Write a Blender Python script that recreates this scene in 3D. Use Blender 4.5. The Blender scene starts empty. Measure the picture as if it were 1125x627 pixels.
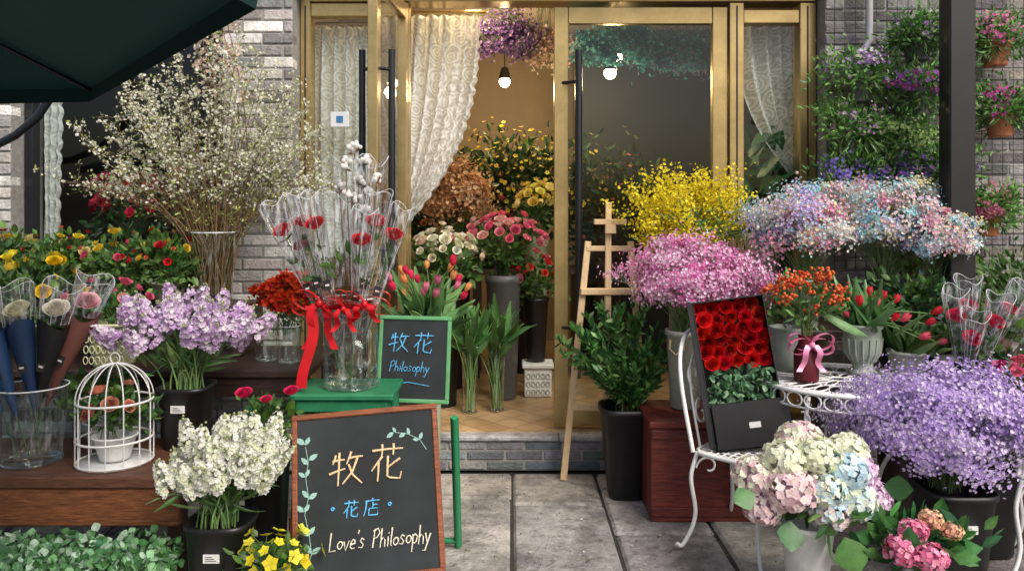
import bpy, math, random
import numpy as np
from mathutils import Vector
rng=np.random.default_rng(11); random.seed(5)
scene=bpy.context.scene
pi=math.pi
# ---------------------------------------------------------------- materials
def base(name):
    m=bpy.data.materials.new(name); m.use_nodes=True; nt=m.node_tree; nt.nodes.clear()
    o=nt.nodes.new('ShaderNodeOutputMaterial'); return m,nt,o
def pm(name,col=None,rough=.5,metal=0.,ns=20,na=.2,bump=0.,bs=None,trl=0.,spec=.5,st=(1,1,1),ns2=None,na2=0.,stain=None):
    m,nt,o=base(name); N=nt.nodes.new; L=nt.links.new
    p=N('ShaderNodeBsdfPrincipled'); p.inputs['Roughness'].default_value=rough; p.inputs['Metallic'].default_value=metal
    p.inputs['Specular IOR Level'].default_value=spec
    if col is None:
        c=N('ShaderNodeAttribute'); c.attribute_name='Col'; cs=c.outputs['Color']
    else:
        c=N('ShaderNodeRGB'); c.outputs[0].default_value=(*col,1); cs=c.outputs[0]
    tc=N('ShaderNodeTexCoord'); mp=N('ShaderNodeMapping'); mp.inputs['Scale'].default_value=st
    L(tc.outputs['Object'],mp.inputs['Vector'])
    def noisemul(cs,sc,am,lo=None,a=.25,b=.75):
        n=N('ShaderNodeTexNoise'); n.inputs['Scale'].default_value=sc; n.inputs['Detail'].default_value=6; n.inputs['Roughness'].default_value=.6
        L(mp.outputs[0],n.inputs['Vector'])
        r=N('ShaderNodeMapRange'); r.inputs[1].default_value=a; r.inputs[2].default_value=b
        r.inputs[3].default_value=1-am if lo is None else lo; r.inputs[4].default_value=1+am if lo is None else 1.
        L(n.outputs['Fac'],r.inputs[0])
        s=N('ShaderNodeVectorMath'); s.operation='SCALE'; L(cs,s.inputs[0]); L(r.outputs[0],s.inputs['Scale'])
        return s.outputs[0],n
    cs,n=noisemul(cs,ns,na)
    if ns2: cs,_=noisemul(cs,ns2,na2)
    if stain:
        cs,_=noisemul(cs,stain[0],0,stain[1],.40,.52); cs,_=noisemul(cs,stain[0]*5.3,0,stain[1],.34,.44)
    L(cs,p.inputs['Base Color'])
    if bump>0:
        nb=n
        if bs:
            nb=N('ShaderNodeTexNoise'); nb.inputs['Scale'].default_value=bs; nb.inputs['Detail'].default_value=6; L(mp.outputs[0],nb.inputs['Vector'])
        b=N('ShaderNodeBump'); b.inputs['Strength'].default_value=bump; b.inputs['Distance'].default_value=.01
        L(nb.outputs['Fac'],b.inputs['Height']); L(b.outputs[0],p.inputs['Normal'])
    sh=p.outputs[0]
    if trl>0:
        t=N('ShaderNodeBsdfTranslucent'); L(cs,t.inputs[0]); mx=N('ShaderNodeMixShader'); mx.inputs[0].default_value=trl
        L(sh,mx.inputs[1]); L(t.outputs[0],mx.inputs[2]); sh=mx.outputs[0]
    L(sh,o.inputs[0]); return m
def glassm(name,tint=(1,1,1),refl=1.0,white=0.,rough=.02,edge=0.,pw=4.,lo=.56,hi=.72):
    m,nt,o=base(name); N=nt.nodes.new; L=nt.links.new
    t=N('ShaderNodeBsdfTransparent'); t.inputs[0].default_value=(*tint,1)
    g=N('ShaderNodeBsdfGlossy'); g.inputs['Roughness'].default_value=rough; g.inputs[0].default_value=(1,1,1,1)
    lw=N('ShaderNodeLayerWeight'); lw.inputs[0].default_value=.5
    pp=N('ShaderNodeMath'); pp.operation='POWER'; pp.inputs[1].default_value=pw; L(lw.outputs['Facing'],pp.inputs[0])
    ml=N('ShaderNodeMath'); ml.operation='MULTIPLY_ADD'; ml.inputs[1].default_value=refl; ml.inputs[2].default_value=edge; ml.use_clamp=True
    L(pp.outputs[0],ml.inputs[0])
    mx=N('ShaderNodeMixShader'); L(ml.outputs[0],mx.inputs[0]); L(t.outputs[0],mx.inputs[1]); L(g.outputs[0],mx.inputs[2]); sh=mx.outputs[0]
    if white>0:
        d=N('ShaderNodeBsdfDiffuse'); d.inputs[0].default_value=(.88,.90,.92,1)
        tc=N('ShaderNodeTexCoord'); mp=N('ShaderNodeMapping'); mp.inputs['Scale'].default_value=(1,1,.2); L(tc.outputs['Object'],mp.inputs[0])
        n=N('ShaderNodeTexNoise'); n.inputs['Scale'].default_value=55; n.inputs['Detail'].default_value=3; L(mp.outputs[0],n.inputs[0])
        r=N('ShaderNodeMapRange'); r.inputs[1].default_value=lo; r.inputs[2].default_value=hi; r.inputs[3].default_value=0; r.inputs[4].default_value=white
        L(n.outputs['Fac'],r.inputs[0])
        m2=N('ShaderNodeMixShader'); L(r.outputs[0],m2.inputs[0]); L(sh,m2.inputs[1]); L(d.outputs[0],m2.inputs[2]); sh=m2.outputs[0]
    L(sh,o.inputs[0]); return m
def lacem(name):
    m,nt,o=base(name); N=nt.nodes.new; L=nt.links.new
    tc=N('ShaderNodeTexCoord')
    mp=N('ShaderNodeMapping'); mp.inputs['Scale'].default_value=(1,.3,1); L(tc.outputs['Object'],mp.inputs[0])
    v=N('ShaderNodeTexVoronoi'); v.inputs['Scale'].default_value=11; L(mp.outputs[0],v.inputs['Vector'])
    w=N('ShaderNodeMath'); w.operation='SINE'; ms=N('ShaderNodeMath'); ms.operation='MULTIPLY'; ms.inputs[1].default_value=30
    L(v.outputs['Distance'],ms.inputs[0]); L(ms.outputs[0],w.inputs[0])
    n=N('ShaderNodeTexNoise'); n.inputs['Scale'].default_value=30; L(mp.outputs[0],n.inputs[0])
    ad=N('ShaderNodeMath'); ad.operation='MULTIPLY_ADD'; ad.inputs[1].default_value=.3; L(w.outputs[0],ad.inputs[0]); L(n.outputs['Fac'],ad.inputs[2])
    r=N('ShaderNodeMapRange'); r.inputs[1].default_value=.2; r.inputs[2].default_value=.75; r.inputs[3].default_value=.60; r.inputs[4].default_value=.96
    L(ad.outputs[0],r.inputs[0])
    d=N('ShaderNodeBsdfDiffuse'); d.inputs[0].default_value=(.84,.86,.84,1); t=N('ShaderNodeBsdfTranslucent'); t.inputs[0].default_value=(.8,.8,.76,1)
    mx=N('ShaderNodeMixShader'); mx.inputs[0].default_value=.2; L(d.outputs[0],mx.inputs[1]); L(t.outputs[0],mx.inputs[2])
    tr=N('ShaderNodeBsdfTransparent'); m2=N('ShaderNodeMixShader'); L(r.outputs[0],m2.inputs[0]); L(tr.outputs[0],m2.inputs[1]); L(mx.outputs[0],m2.inputs[2])
    L(m2.outputs[0],o.inputs[0]); return m
def tilem(name):
    m,nt,o=base(name); N=nt.nodes.new; L=nt.links.new
    tc=N('ShaderNodeTexCoord'); mp=N('ShaderNodeMapping'); mp.inputs['Rotation'].default_value=(0,0,pi/4); L(tc.outputs['Object'],mp.inputs[0])
    b=N('ShaderNodeTexBrick'); b.offset=0; b.inputs['Scale'].default_value=1; b.inputs['Brick Width'].default_value=.16; b.inputs['Row Height'].default_value=.16
    b.inputs['Mortar Size'].default_value=.004; b.inputs['Color1'].default_value=(.58,.40,.22,1); b.inputs['Color2'].default_value=(.44,.28,.13,1); b.inputs['Mortar'].default_value=(.24,.16,.09,1)
    L(mp.outputs[0],b.inputs['Vector'])
    n=N('ShaderNodeTexNoise'); n.inputs['Scale'].default_value=6; n.inputs['Detail'].default_value=6; L(tc.outputs['Object'],n.inputs[0])
    r=N('ShaderNodeMapRange'); r.inputs[3].default_value=.5; r.inputs[4].default_value=1.5; L(n.outputs['Fac'],r.inputs[0])
    s=N('ShaderNodeVectorMath'); s.operation='SCALE'; L(b.outputs['Color'],s.inputs[0]); L(r.outputs[0],s.inputs['Scale'])
    p=N('ShaderNodeBsdfPrincipled'); p.inputs['Roughness'].default_value=.35; L(s.outputs[0],p.inputs['Base Color']); L(p.outputs[0],o.inputs[0]); return m
def emitm(name,col,st):
    m,nt,o=base(name); e=nt.nodes.new('ShaderNodeEmission'); e.inputs[0].default_value=(*col,1); e.inputs[1].default_value=st
    nt.links.new(e.outputs[0],o.inputs[0]); return m
PETAL=pm('petal',None,.6,ns=60,na=.12,trl=.35,spec=.25)
LEAF=pm('leaf',None,.42,ns=40,na=.25,trl=.25,spec=.45)
STEM=pm('stem',None,.6,ns=40,na=.2)
BRICK=pm('brick',None,.85,ns=28,na=.35,bump=.9,bs=70,ns2=3.0,na2=.38)
MORTAR=pm('mortar',(.30,.29,.27),.95,ns=30,na=.25,bump=.5)
STONE=pm('paving_stone',None,.8,ns=16,na=.4,bump=1.,bs=55,ns2=2.2,na2=.35,stain=(4.5,.62))
SOIL=pm('ground_base',(.035,.031,.027),.95,ns=12,na=.4,bump=.5)
WOOD=pm('wood',None,.45,ns=14,na=.6,bump=.3,st=(1,9,9),ns2=40,na2=.3)
WOODV=pm('wood_vertical',None,.5,ns=22,na=.22,bump=.15,st=(9,9,1))
GOLD=pm('brass_frame',(.48,.35,.15),.3,metal=.7,ns=5,na=.25,ns2=60,na2=.08)
BLACKM=pm('black_metal',(.012,.014,.018),.28,ns=5,na=.1)
BLACKP=pm('black_plastic',(.010,.010,.011),.4,ns=12,na=.3,bump=.05)
CERAM=pm('ceramic',None,.45,ns=16,na=.22,bump=.15,bs=50)
PAINT=pm('painted',None,.6,ns=4,na=.12,ns2=40,na2=.06)
WHITEM=pm('white_enamel',(.78,.78,.76),.35,ns=30,na=.1)
RIB=pm('satin_ribbon',None,.3,ns=8,na=.12,trl=.15)
PAPER=pm('wrap_paper',None,.45,ns=20,na=.15,bump=.3,bs=14)
BOARD=pm('chalkboard',(.016,.021,.023),.75,ns=6,na=.5,ns2=2.5,na2=.4)
CHALK=pm('chalk',None,.95,ns=160,na=.45)
UMB=pm('umbrella_fabric',(.003,.036,.030),.8,ns=200,na=.2,trl=.08)
GLASS=glassm('window_glass',(.88,.92,.91),.6,edge=.035)
VGLASS=glassm('vase_glass',(.90,.95,.93),.85,white=.16,rough=.03,edge=.06,pw=2.2)
FILM=glassm('cellophane',(.97,.98,.99),.75,white=.42,rough=.12,edge=.04,pw=2.2,lo=.50,hi=.70)
CREASE=glassm('cellophane_edge',(.97,.98,.99),.2,white=.9,rough=.2,edge=.30,lo=.2,hi=.5)
LACE=lacem('lace'); TILE=tilem('floor_tile')
BULB=emitm('lamp_bulb',(1,.80,.5),40)
# ---------------------------------------------------------------- mesh builder
class MB:
    def __init__(s): s.V=[];s.L=[];s.K=[];s.M=[];s.C=[];s.S=[];s.n=0;s.mats=[];s.R=None;s.t=None
    def add(s,V,loops,counts,mat,col=(1,1,1),smooth=False):
        V=np.asarray(V,float).reshape(-1,3)
        if s.R is not None: V=V@s.R.T+s.t
        if mat not in s.mats: s.mats.append(mat)
        mi=s.mats.index(mat); n=len(V)
        c=np.asarray(col,float)
        if c.ndim==1: c=np.tile(c,(n,1))
        s.V.append(V); s.L.append(np.asarray(loops).ravel()+s.n); s.K.append(np.asarray(counts)); s.M.append(np.full(len(counts),mi))
        s.S.append(np.full(len(counts),smooth)); s.C.append(c); s.n+=n
    def push(s,R,t): s.R=np.asarray(R,float); s.t=np.asarray(t,float)
    def pop(s): s.R=None
    def obj(s,name,parent=None):
        V=np.concatenate(s.V);L=np.concatenate(s.L);K=np.concatenate(s.K);M=np.concatenate(s.M);C=np.concatenate(s.C);S=np.concatenate(s.S)
        o0=np.zeros(3)
        if parent is None:
            o0=np.array([(V[:,0].min()+V[:,0].max())/2,(V[:,1].min()+V[:,1].max())/2,V[:,2].min()]); V=V-o0
        me=bpy.data.meshes.new(name); me.vertices.add(len(V)); me.vertices.foreach_set('co',V.ravel().astype(np.float32))
        me.loops.add(len(L)); me.loops.foreach_set('vertex_index',L.astype(np.int32))
        me.polygons.add(len(K)); st=np.concatenate([[0],np.cumsum(K)[:-1]]); me.polygons.foreach_set('loop_start',st.astype(np.int32))
        me.polygons.foreach_set('material_index',M.astype(np.int32)); me.polygons.foreach_set('use_smooth',S.astype(bool))
        for m in s.mats: me.materials.append(m)
        a=me.color_attributes.new('Col','FLOAT_COLOR','POINT'); a.data.foreach_set('color',np.c_[np.clip(C,0,1),np.ones(len(C))].ravel().astype(np.float32))
        me.update(calc_edges=True)
        o=bpy.data.objects.new(name,me); scene.collection.objects.link(o); o.location=o0
        if parent: o.parent=parent
        return o
def empty(name):
    e=bpy.data.objects.new(name,None); scene.collection.objects.link(e); e.empty_display_size=.1; return e
nrm=lambda a:a/np.maximum(np.linalg.norm(a,axis=-1,keepdims=True),1e-9)
def A(*x): return np.array(x,float)
def frames(d,N):
    d=nrm(np.asarray(d,float)); a=rng.normal(size=(N,3)); x=nrm(np.cross(a,d)); y=np.cross(d,x); return np.stack([x,y,d],axis=2)
def inst(mb,T,pos,dirs,size,cols,mat,smooth=False):
    V,L,K,W=T; pos=np.asarray(pos,float); N=len(pos)
    if N==0: return
    R=frames(dirs,N); size=np.broadcast_to(np.asarray(size,float),(N,))
    P=np.einsum('nij,vj->nvi',R,V)*size[:,None,None]+pos[:,None,:]
    C=np.asarray(cols,float)[:,None,:]*W[None]
    LL=(L[None,:]+(np.arange(N)*len(V))[:,None]).ravel()
    mb.add(P.reshape(-1,3),LL,np.tile(K,N),mat,C.reshape(-1,3),smooth)
def cv(cols,N,j=.15):
    cols=np.asarray(cols,float).reshape(-1,3); c=cols[rng.integers(0,len(cols),N)]
    return np.clip(c*(1+rng.normal(size=(N,1))*j)+rng.normal(size=(N,3))*.008,0.002,.95)
def grid(nu,nv,off=0):
    i,j=np.meshgrid(np.arange(nu),np.arange(nv),indexing='ij'); a=i*(nv+1)+j
    return np.stack([a,a+nv+1,a+nv+2,a+1],-1).reshape(-1,4)+off
def leafT(w=.22,bend=.25,fold=.3,ns=3,pw=.8):
    t=np.linspace(0,1,ns+1); ww=np.maximum(w*np.sin(pi*t**pw),.015)
    V=[];
    for k in range(ns+1):
        V+=[(-ww[k],bend*t[k]**2+fold*ww[k],t[k]),(0,bend*t[k]**2,t[k]),(ww[k],bend*t[k]**2+fold*ww[k],t[k])]
    F=grid(ns,2); V=np.array(V); W=np.ones_like(V); W[1::3]*=1.12; return V,F.ravel(),np.full(len(F),4),W
def flT(n=5,cup=.2,w=.5,ctr=(1,1,1)):
    V=[];F=[];W=[]
    for k in range(n):
        a=2*pi*k/n; h=w*2*pi/n*.95; b=len(V)
        V+=[(0,0,0),(.72*math.cos(a-h),.72*math.sin(a-h),cup*.5),(math.cos(a),math.sin(a),cup),(.72*math.cos(a+h),.72*math.sin(a+h),cup*.5+.06)]
        F+=[b,b+1,b+2,b+3]; W+=[ctr,(1,1,1),(1,1,1),(1,1,1)]
    return np.array(V,float),np.array(F),np.full(n,4),np.array(W,float)
def patches(defs,nu=4,nv=3):
    Vs=[];Fs=[];Ws=[];off=0
    for phi,spanf,fr,fz,tint in defs:
        u,v=np.meshgrid(np.linspace(-1,1,nu+1),np.linspace(0,1,nv+1),indexing='ij')
        a=phi+u*spanf(v); r=fr(u,v); z=fz(u,v)
        V=np.stack([r*np.cos(a),r*np.sin(a),z],-1).reshape(-1,3); Vs.append(V); Fs.append(grid(nu,nv,off)); off+=len(V); Ws.append(np.ones_like(V)*tint)
    F=np.concatenate(Fs); return np.concatenate(Vs),F.ravel(),np.full(len(F),4),np.concatenate(Ws)
def roseT(L=5,nu=4,nv=3):
    D=[]
    for k in range(L):
        f=k/(L-1); n=2+k; R=.13+.82*f**.9; H=1.12-.40*f; op=.28*f**2
        for i in range(n):
            phi=2*pi*i/n+k*1.1+random.uniform(-.2,.2)
            D.append((phi,lambda v,n=n:(1.25*pi/n)*(.55+.6*np.sin(pi*np.clip(v*.6+.15,0,1))),
              lambda u,v,R=R,op=op:R*(.45+.55*v**.5)+op*.5*v**4-.06*np.abs(u)*v,
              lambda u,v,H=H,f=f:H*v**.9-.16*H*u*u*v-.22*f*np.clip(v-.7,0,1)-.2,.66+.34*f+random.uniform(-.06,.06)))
    return patches(D,nu,nv)
def tulipT():
    D=[]
    for i in range(6):
        k=i%2
        D.append((i*pi/3,lambda v:.62*np.sin(pi*np.clip(.12+v*.80,0,1))+.05,lambda u,v,k=k:(.46-.04*k)*np.sin(pi*np.clip(.1+.72*v,0,1))**.8+.02,lambda u,v:1.5*v-.12*u*u*v,.85+.15*k))
    return patches(D,4,5)
def ballT(n=6,m=4):
    V=[];F=[]
    for j in range(m+1):
        th=pi*j/m
        for i in range(n): V.append((math.sin(th)*math.cos(2*pi*i/n),math.sin(th)*math.sin(2*pi*i/n),-math.cos(th)))
    for j in range(m):
        for i in range(n): F+=[j*n+i,j*n+(i+1)%n,(j+1)*n+(i+1)%n,(j+1)*n+i]
    V=np.array(V); return V,np.array(F),np.full(n*m,4),np.ones_like(V)
LF=leafT(); LFW=leafT(.34,.2,.25); LFN=leafT(.09,.35,.4,4); LFT=leafT(.11,.3,.9,5,.7); ROUND=leafT(.5,.1,.15,4,1.)
F5=flT(5,.25,.5,(.8,.8,.55)); F4=flT(4,.12,.55,(1,1,.8)); F6R=flT(6,.55,.6,(.85,.85,.8)); GYP=flT(5,.5,.6,(.9,.9,.9))
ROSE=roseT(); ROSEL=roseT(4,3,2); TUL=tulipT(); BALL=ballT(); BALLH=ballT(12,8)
def segs(mb,P0,P1,r0,r1,mat,col,k=3):
    P0=np.asarray(P0,float);P1=np.asarray(P1,float);N=len(P0)
    if N==0:return
    R=frames(P1-P0+1e-6,N); a=np.arange(k)*2*pi/k; ring=np.stack([np.cos(a),np.sin(a),0*a],-1)
    r0=np.broadcast_to(np.asarray(r0,float),(N,)); r1=np.broadcast_to(np.asarray(r1,float),(N,))
    Q=np.einsum('nij,vj->nvi',R,ring)
    V=np.concatenate([Q*r0[:,None,None]+P0[:,None],Q*r1[:,None,None]+P1[:,None]],1)
    f=np.array([[i,(i+1)%k,k+(i+1)%k,k+i] for i in range(k)]).ravel()
    LL=(f[None]+(np.arange(N)*2*k)[:,None]).ravel()
    c=np.asarray(col,float)
    if c.ndim==2: c=np.repeat(c,2*k,axis=0)
    mb.add(V.reshape(-1,3),LL,np.full(N*k,4),mat,c,True)
def stems(mb,P0,P3,r,col,mat=STEM,m=5,lift=.5,k=3,sag=0):
    P0=np.asarray(P0,float);P3=np.asarray(P3,float); d=np.linalg.norm(P3-P0,axis=1,keepdims=True)
    P1=P0+np.array([0,0,1.])*d*lift; B=lambda t:(1-t)**2*P0+2*t*(1-t)*P1+t*t*P3
    for i in range(m):
        segs(mb,B(i/m),B((i+1)/m),r*(1-.3*i/m),r*(1-.3*(i+1)/m),mat,col,k)
def tube(mb,pts,r,mat,col=(1,1,1),k=8,closed=False,cap=True):
    P=np.asarray(pts,float); n=len(P)
    if closed: T=np.roll(P,-1,0)-np.roll(P,1,0)
    else: T=np.gradient(P,axis=0)
    T=nrm(T); ref=A(0,0,1) if abs(T[0][2])<.9 else A(0,1,0)
    X=[]; x=nrm(np.cross(ref,T[0]))
    for i in range(n):
        x=x-T[i]*np.dot(x,T[i]); x=x/max(np.linalg.norm(x),1e-9); X.append(x)
    X=np.array(X); Y=np.cross(T,X); a=np.arange(k)*2*pi/k; r=np.broadcast_to(np.asarray(r,float),(n,))
    V=P[:,None]+(X[:,None]*np.cos(a)[None,:,None]+Y[:,None]*np.sin(a)[None,:,None])*r[:,None,None]
    F=[];m=n if closed else n-1
    for i in range(m):
        j=(i+1)%n
        for q in range(k): F.append((i*k+q,i*k+(q+1)%k,j*k+(q+1)%k,j*k+q))
    F=np.array(F); mb.add(V.reshape(-1,3),F.ravel(),np.full(len(F),4),mat,col,True)
    if cap and not closed:
        mb.add(V[0][::-1],np.arange(k),[k],mat,col); mb.add(V[-1],np.arange(k),[k],mat,col)
def lathe(mb,prof,c,mat,col=(1,1,1),seg=28,sq=None,wave=0,smooth=True,wn=7):
    a=np.arange(seg)*2*pi/seg; ca,sa=np.cos(a),np.sin(a)
    if sq: m=(np.abs(ca)**sq+np.abs(sa)**sq)**(-1/sq); ca=ca*m; sa=sa*m
    V=[]
    for i,(r,z) in enumerate(prof):
        w=wave*np.sin(a*wn)*(i/(len(prof)-1))**2
        V.append(np.stack([c[0]+(r+w*.5)*ca,c[1]+(r+w*.5)*sa,c[2]+z+w],-1))
    V=np.concatenate(V); F=[]
    for i in range(len(prof)-1):
        for q in range(seg): F.append((i*seg+q,i*seg+(q+1)%seg,(i+1)*seg+(q+1)%seg,(i+1)*seg+q))
    F=np.array(F); mb.add(V,F.ravel(),np.full(len(F),4),mat,col,smooth); return V.reshape(len(prof),seg,3)
def filmcone(m,prof,c=(0,0,0),seg=20,wave=.014,wn=3,er=.0011):
    V=lathe(m,prof,c,FILM,(1,1,1),seg,wave=wave,wn=wn)
    tube(m,V[-1],er,CREASE,k=4,closed=True)
    for q in rng.choice(seg,4,False): tube(m,V[:,q],er*.8,CREASE,k=3,cap=False)
def _boxtopo():
    idx={};V0=[]
    S=[(x,y,z) for x in(-1,1) for y in(-1,1) for z in(-1,1)]
    for s in S:
        for k in range(3): idx[(s,k)]=len(V0); v=[s[i]*(1. if i==k else .8) for i in range(3)]; V0.append(v)
    F=[]
    for k in range(3):
        o=[i for i in range(3) if i!=k]
        for sg in(-1,1):
            f=[]
            for a,b in((-1,-1),(1,-1),(1,1),(-1,1)):
                s=[0,0,0]; s[k]=sg; s[o[0]]=a; s[o[1]]=b; f.append(idx[(tuple(s),k)])
            F.append(f)
    for k in range(3):
        o=[i for i in range(3) if i!=k]
        for a in(-1,1):
            for b in(-1,1):
                s1=[0,0,0];s1[o[0]]=a;s1[o[1]]=b;s2=list(s1);s1[k]=-1;s2[k]=1;s1=tuple(s1);s2=tuple(s2)
                F.append([idx[(s1,o[0])],idx[(s2,o[0])],idx[(s2,o[1])],idx[(s1,o[1])]])
    for s in S: F.append([idx[(s,0)],idx[(s,1)],idx[(s,2)]])
    V0=np.array(V0,float); G=[]
    for f in F:
        p=V0[f]; n=np.cross(p[1]-p[0],p[2]-p[1]); G.append(f if np.dot(n,p.mean(0))>0 else f[::-1])
    sg=np.sign(V0); ax=np.array([i%3 for i in range(24)])
    return sg,ax,np.concatenate(G),np.array([len(f) for f in G])
BT=_boxtopo()
def box(mb,lo,hi,mat,col=(1,1,1),b=.004):
    lo=np.asarray(lo,float);hi=np.asarray(hi,float);c=(lo+hi)/2;h=(hi-lo)/2; b=min(b,h.min()*.45)
    sg,ax,L,K=BT; H=np.tile(h-b,(24,1)); H[np.arange(24),ax]=h[ax]
    mb.add(c+sg*H,L,K,mat,col)
def plane(mb,p,mat,col=(1,1,1)): mb.add(p,np.arange(4),[4],mat,col)
def FR(tilt=0,roll=0,yaw=0):
    t,r,y=map(math.radians,(tilt,roll,yaw)); u=A(1,0,0);v=A(0,math.sin(t),math.cos(t));w=A(0,-math.cos(t),math.sin(t))
    u2=math.cos(r)*u+math.sin(r)*v; v2=-math.sin(r)*u+math.cos(r)*v
    Z=np.array([[math.cos(y),-math.sin(y),0],[math.sin(y),math.cos(y),0],[0,0,1]]); return Z@np.stack([u2,v2,w],1)
def dirR(d): return frames(np.array([d]),1)[0]
# ---------------------------------------------------------------- building
shop=empty('brick_flower_shop')
def bricks(mb,x0,x1,z0,z1,y,cols,ch=.068,L=.235,g=.009,dep=.10,axis=0):
    nr=int(round((z1-z0)/ch)); ch=(z1-z0)/nr
    for r in range(nr):
        x=x0-(L/2 if r%2 else 0)
        while x<x1-.01:
            a=max(x,x0)+g/2; b_=min(x+L,x1)-g/2
            if b_-a>.02:
                j=rng.uniform(-.005,.004); c=cv(cols,1,.2)[0]
                box(mb,(a+rng.uniform(0,.003),y+j,z0+r*ch+g/2+rng.uniform(0,.003)),(b_-rng.uniform(0,.003),y+dep,z0+(r+1)*ch-g/2),BRICK,c,.005)
            x+=L
LB=[(.56,.54,.50),(.42,.40,.38),(.64,.62,.58),(.24,.235,.23),(.52,.49,.45),(.34,.32,.30)]
RB=[(.27,.25,.24),(.19,.18,.175),(.35,.33,.315),(.24,.22,.215),(.29,.26,.235)]
DB=[(.18,.19,.21),(.13,.14,.16),(.24,.25,.26)]
mb=MB()
bricks(mb,-1.66,-1.25,0,2.78,4.55,LB)
bricks(mb,-4.4,-2.88,0,2.78,4.58,LB)
bricks(mb,-2.88,-1.66,0,.9,4.60,LB)
bricks(mb,1.80,4.6,0,2.78,4.58,RB)
bricks(mb,-4.4,4.6,2.79,3.6,4.56,RB)
mb.obj('wall_bricks',shop)
mb=MB()
for a in[((-1.655,4.558,0),(-1.255,4.9,2.78)),((-4.4,4.588,0),(-2.885,4.9,2.78)),((-2.88,4.608,0),(-1.66,4.9,.9)),((1.805,4.588,0),(4.6,4.9,2.78)),((-4.4,4.57,2.785),(4.6,4.9,3.6))]: box(mb,*a,MORTAR,b=.001)
box(mb,(-4.5,4.5,3.602),(4.7,8.4,3.75),PAINT,(.25,.25,.25))
mb.obj('wall_mortar_core',shop)
mb=MB() # step
bricks(mb,-1.25,1.78,.0,.172,4.575,DB,ch=.058,L=.22,dep=.06)
box(mb,(-1.24,4.585,0),(1.77,4.95,.17),MORTAR,b=.001)
x=-1.25
while x<1.7:
    x2=min(x+.76,1.79); box(mb,(x+.002,4.56,.173),(x2-.002,4.66,.2),STONE,cv([(.34,.345,.35)],1,.08)[0],.006); x=x2
mb.obj('entrance_step',shop)
mb=MB(); box(mb,(-1.25,4.662,.172),(1.79,4.9,.199),TILE,b=.001); box(mb,(-4.3,4.902,.1),(4.5,8.2,.2),TILE,b=.001); mb.obj('tiled_floor',shop)
mb=MB()
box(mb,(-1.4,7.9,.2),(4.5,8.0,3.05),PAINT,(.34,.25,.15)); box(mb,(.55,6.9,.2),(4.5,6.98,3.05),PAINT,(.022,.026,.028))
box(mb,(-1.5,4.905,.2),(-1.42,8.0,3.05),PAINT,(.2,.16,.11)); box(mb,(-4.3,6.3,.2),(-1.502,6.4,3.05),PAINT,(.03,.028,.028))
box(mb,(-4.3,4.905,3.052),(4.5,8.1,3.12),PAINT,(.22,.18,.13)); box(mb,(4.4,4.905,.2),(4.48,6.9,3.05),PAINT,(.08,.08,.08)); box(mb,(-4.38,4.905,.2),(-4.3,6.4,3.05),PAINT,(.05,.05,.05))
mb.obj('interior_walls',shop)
mb=MB()
def fbox(x0,x1,z0,z1,y0=4.71,y1=4.79): box(mb,(x0,y0,z0),(x1,y1,z1),GOLD,b=.004)
fbox(-1.25,-1.19,.2,2.78,4.70,4.82); fbox(-.69,-.61,.2,2.72,4.70,4.82); fbox(-1.19,-.69,2.64,2.72); fbox(-1.19,-.69,.2,.28); fbox(-1.19,1.79,2.722,2.785,4.68,4.84)
fbox(1.285,1.37,.2,2.72,4.70,4.82); fbox(1.70,1.795,.2,2.72,4.70,4.82); fbox(1.37,1.70,2.60,2.68); fbox(1.37,1.70,.2,.30)
for x in(-1.22,-.65,1.328,1.745): box(mb,(x-.004,4.6955,.2),(x+.004,4.6985,2.70),BLACKM,b=.0005)
mb.obj('brass_door_frame',shop)
mb=MB() # right leaf
fbox(.25,.335,.215,2.70,4.725,4.775); fbox(1.19,1.28,.215,2.70,4.725,4.775); fbox(.335,1.19,2.60,2.70,4.727,4.773); fbox(.335,1.19,.215,.31,4.727,4.773)
tube(mb,[(.39,4.66,.64),(.39,4.66,2.43)],.022,BLACKM,k=14)
for z in(.8,2.25): tube(mb,[(.39,4.66,z),(.30,4.73,z)],.01,BLACKM)
plane(mb,[(.33,4.75,.3),(1.2,4.75,.3),(1.2,4.75,2.61),(.33,4.75,2.61)],GLASS)
mb.obj('right_glass_door',shop)
mb=MB() # left leaf, swung outwards
yw=math.atan2(-.80,-.05); c_,s_=math.cos(yw),math.sin(yw)
mb.push([[c_,-s_,0],[s_,c_,0],[0,0,1]],(-.635,4.69,0))
for a,b_ in[((0,-.025,.215),(.07,.025,2.70)),((.72,-.025,.215),(.79,.025,2.70))]: box(mb,a,b_,GOLD)
for a,b_ in[((.07,-.023,2.61),(.72,.023,2.70)),((.07,-.023,.215),(.72,.023,.30))]: box(mb,a,b_,GOLD)
plane(mb,[(.06,0,.29),(.73,0,.29),(.73,0,2.62),(.06,0,2.62)],GLASS)
for sg in(-1,1):
    tube(mb,[(.69,sg*.075,1.2),(.69,sg*.075,2.3)],.018,BLACKM,k=12)
    for z in(1.3,2.2): tube(mb,[(.69,sg*.075,z),(.74,sg*.02,z)],.009,BLACKM)
mb.pop(); mb.obj('left_glass_door',shop)
mb=MB()
plane(mb,[(-1.19,4.75,.28),(-.69,4.75,.28),(-.69,4.75,2.64),(-1.19,4.75,2.64)],GLASS)
plane(mb,[(1.37,4.75,.3),(1.70,4.75,.3),(1.70,4.75,2.6),(1.37,4.75,2.6)],GLASS)
plane(mb,[(-2.88,4.74,.9),(-1.66,4.74,.9),(-1.66,4.74,2.78),(-2.88,4.74,2.78)],GLASS)
box(mb,(-2.88,4.70,.9),(-2.83,4.78,2.78),BLACKM); box(mb,(-1.71,4.70,.9),(-1.66,4.78,2.78),BLACKM); box(mb,(-2.83,4.70,.902),(-1.71,4.78,.95),BLACKM)
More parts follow.
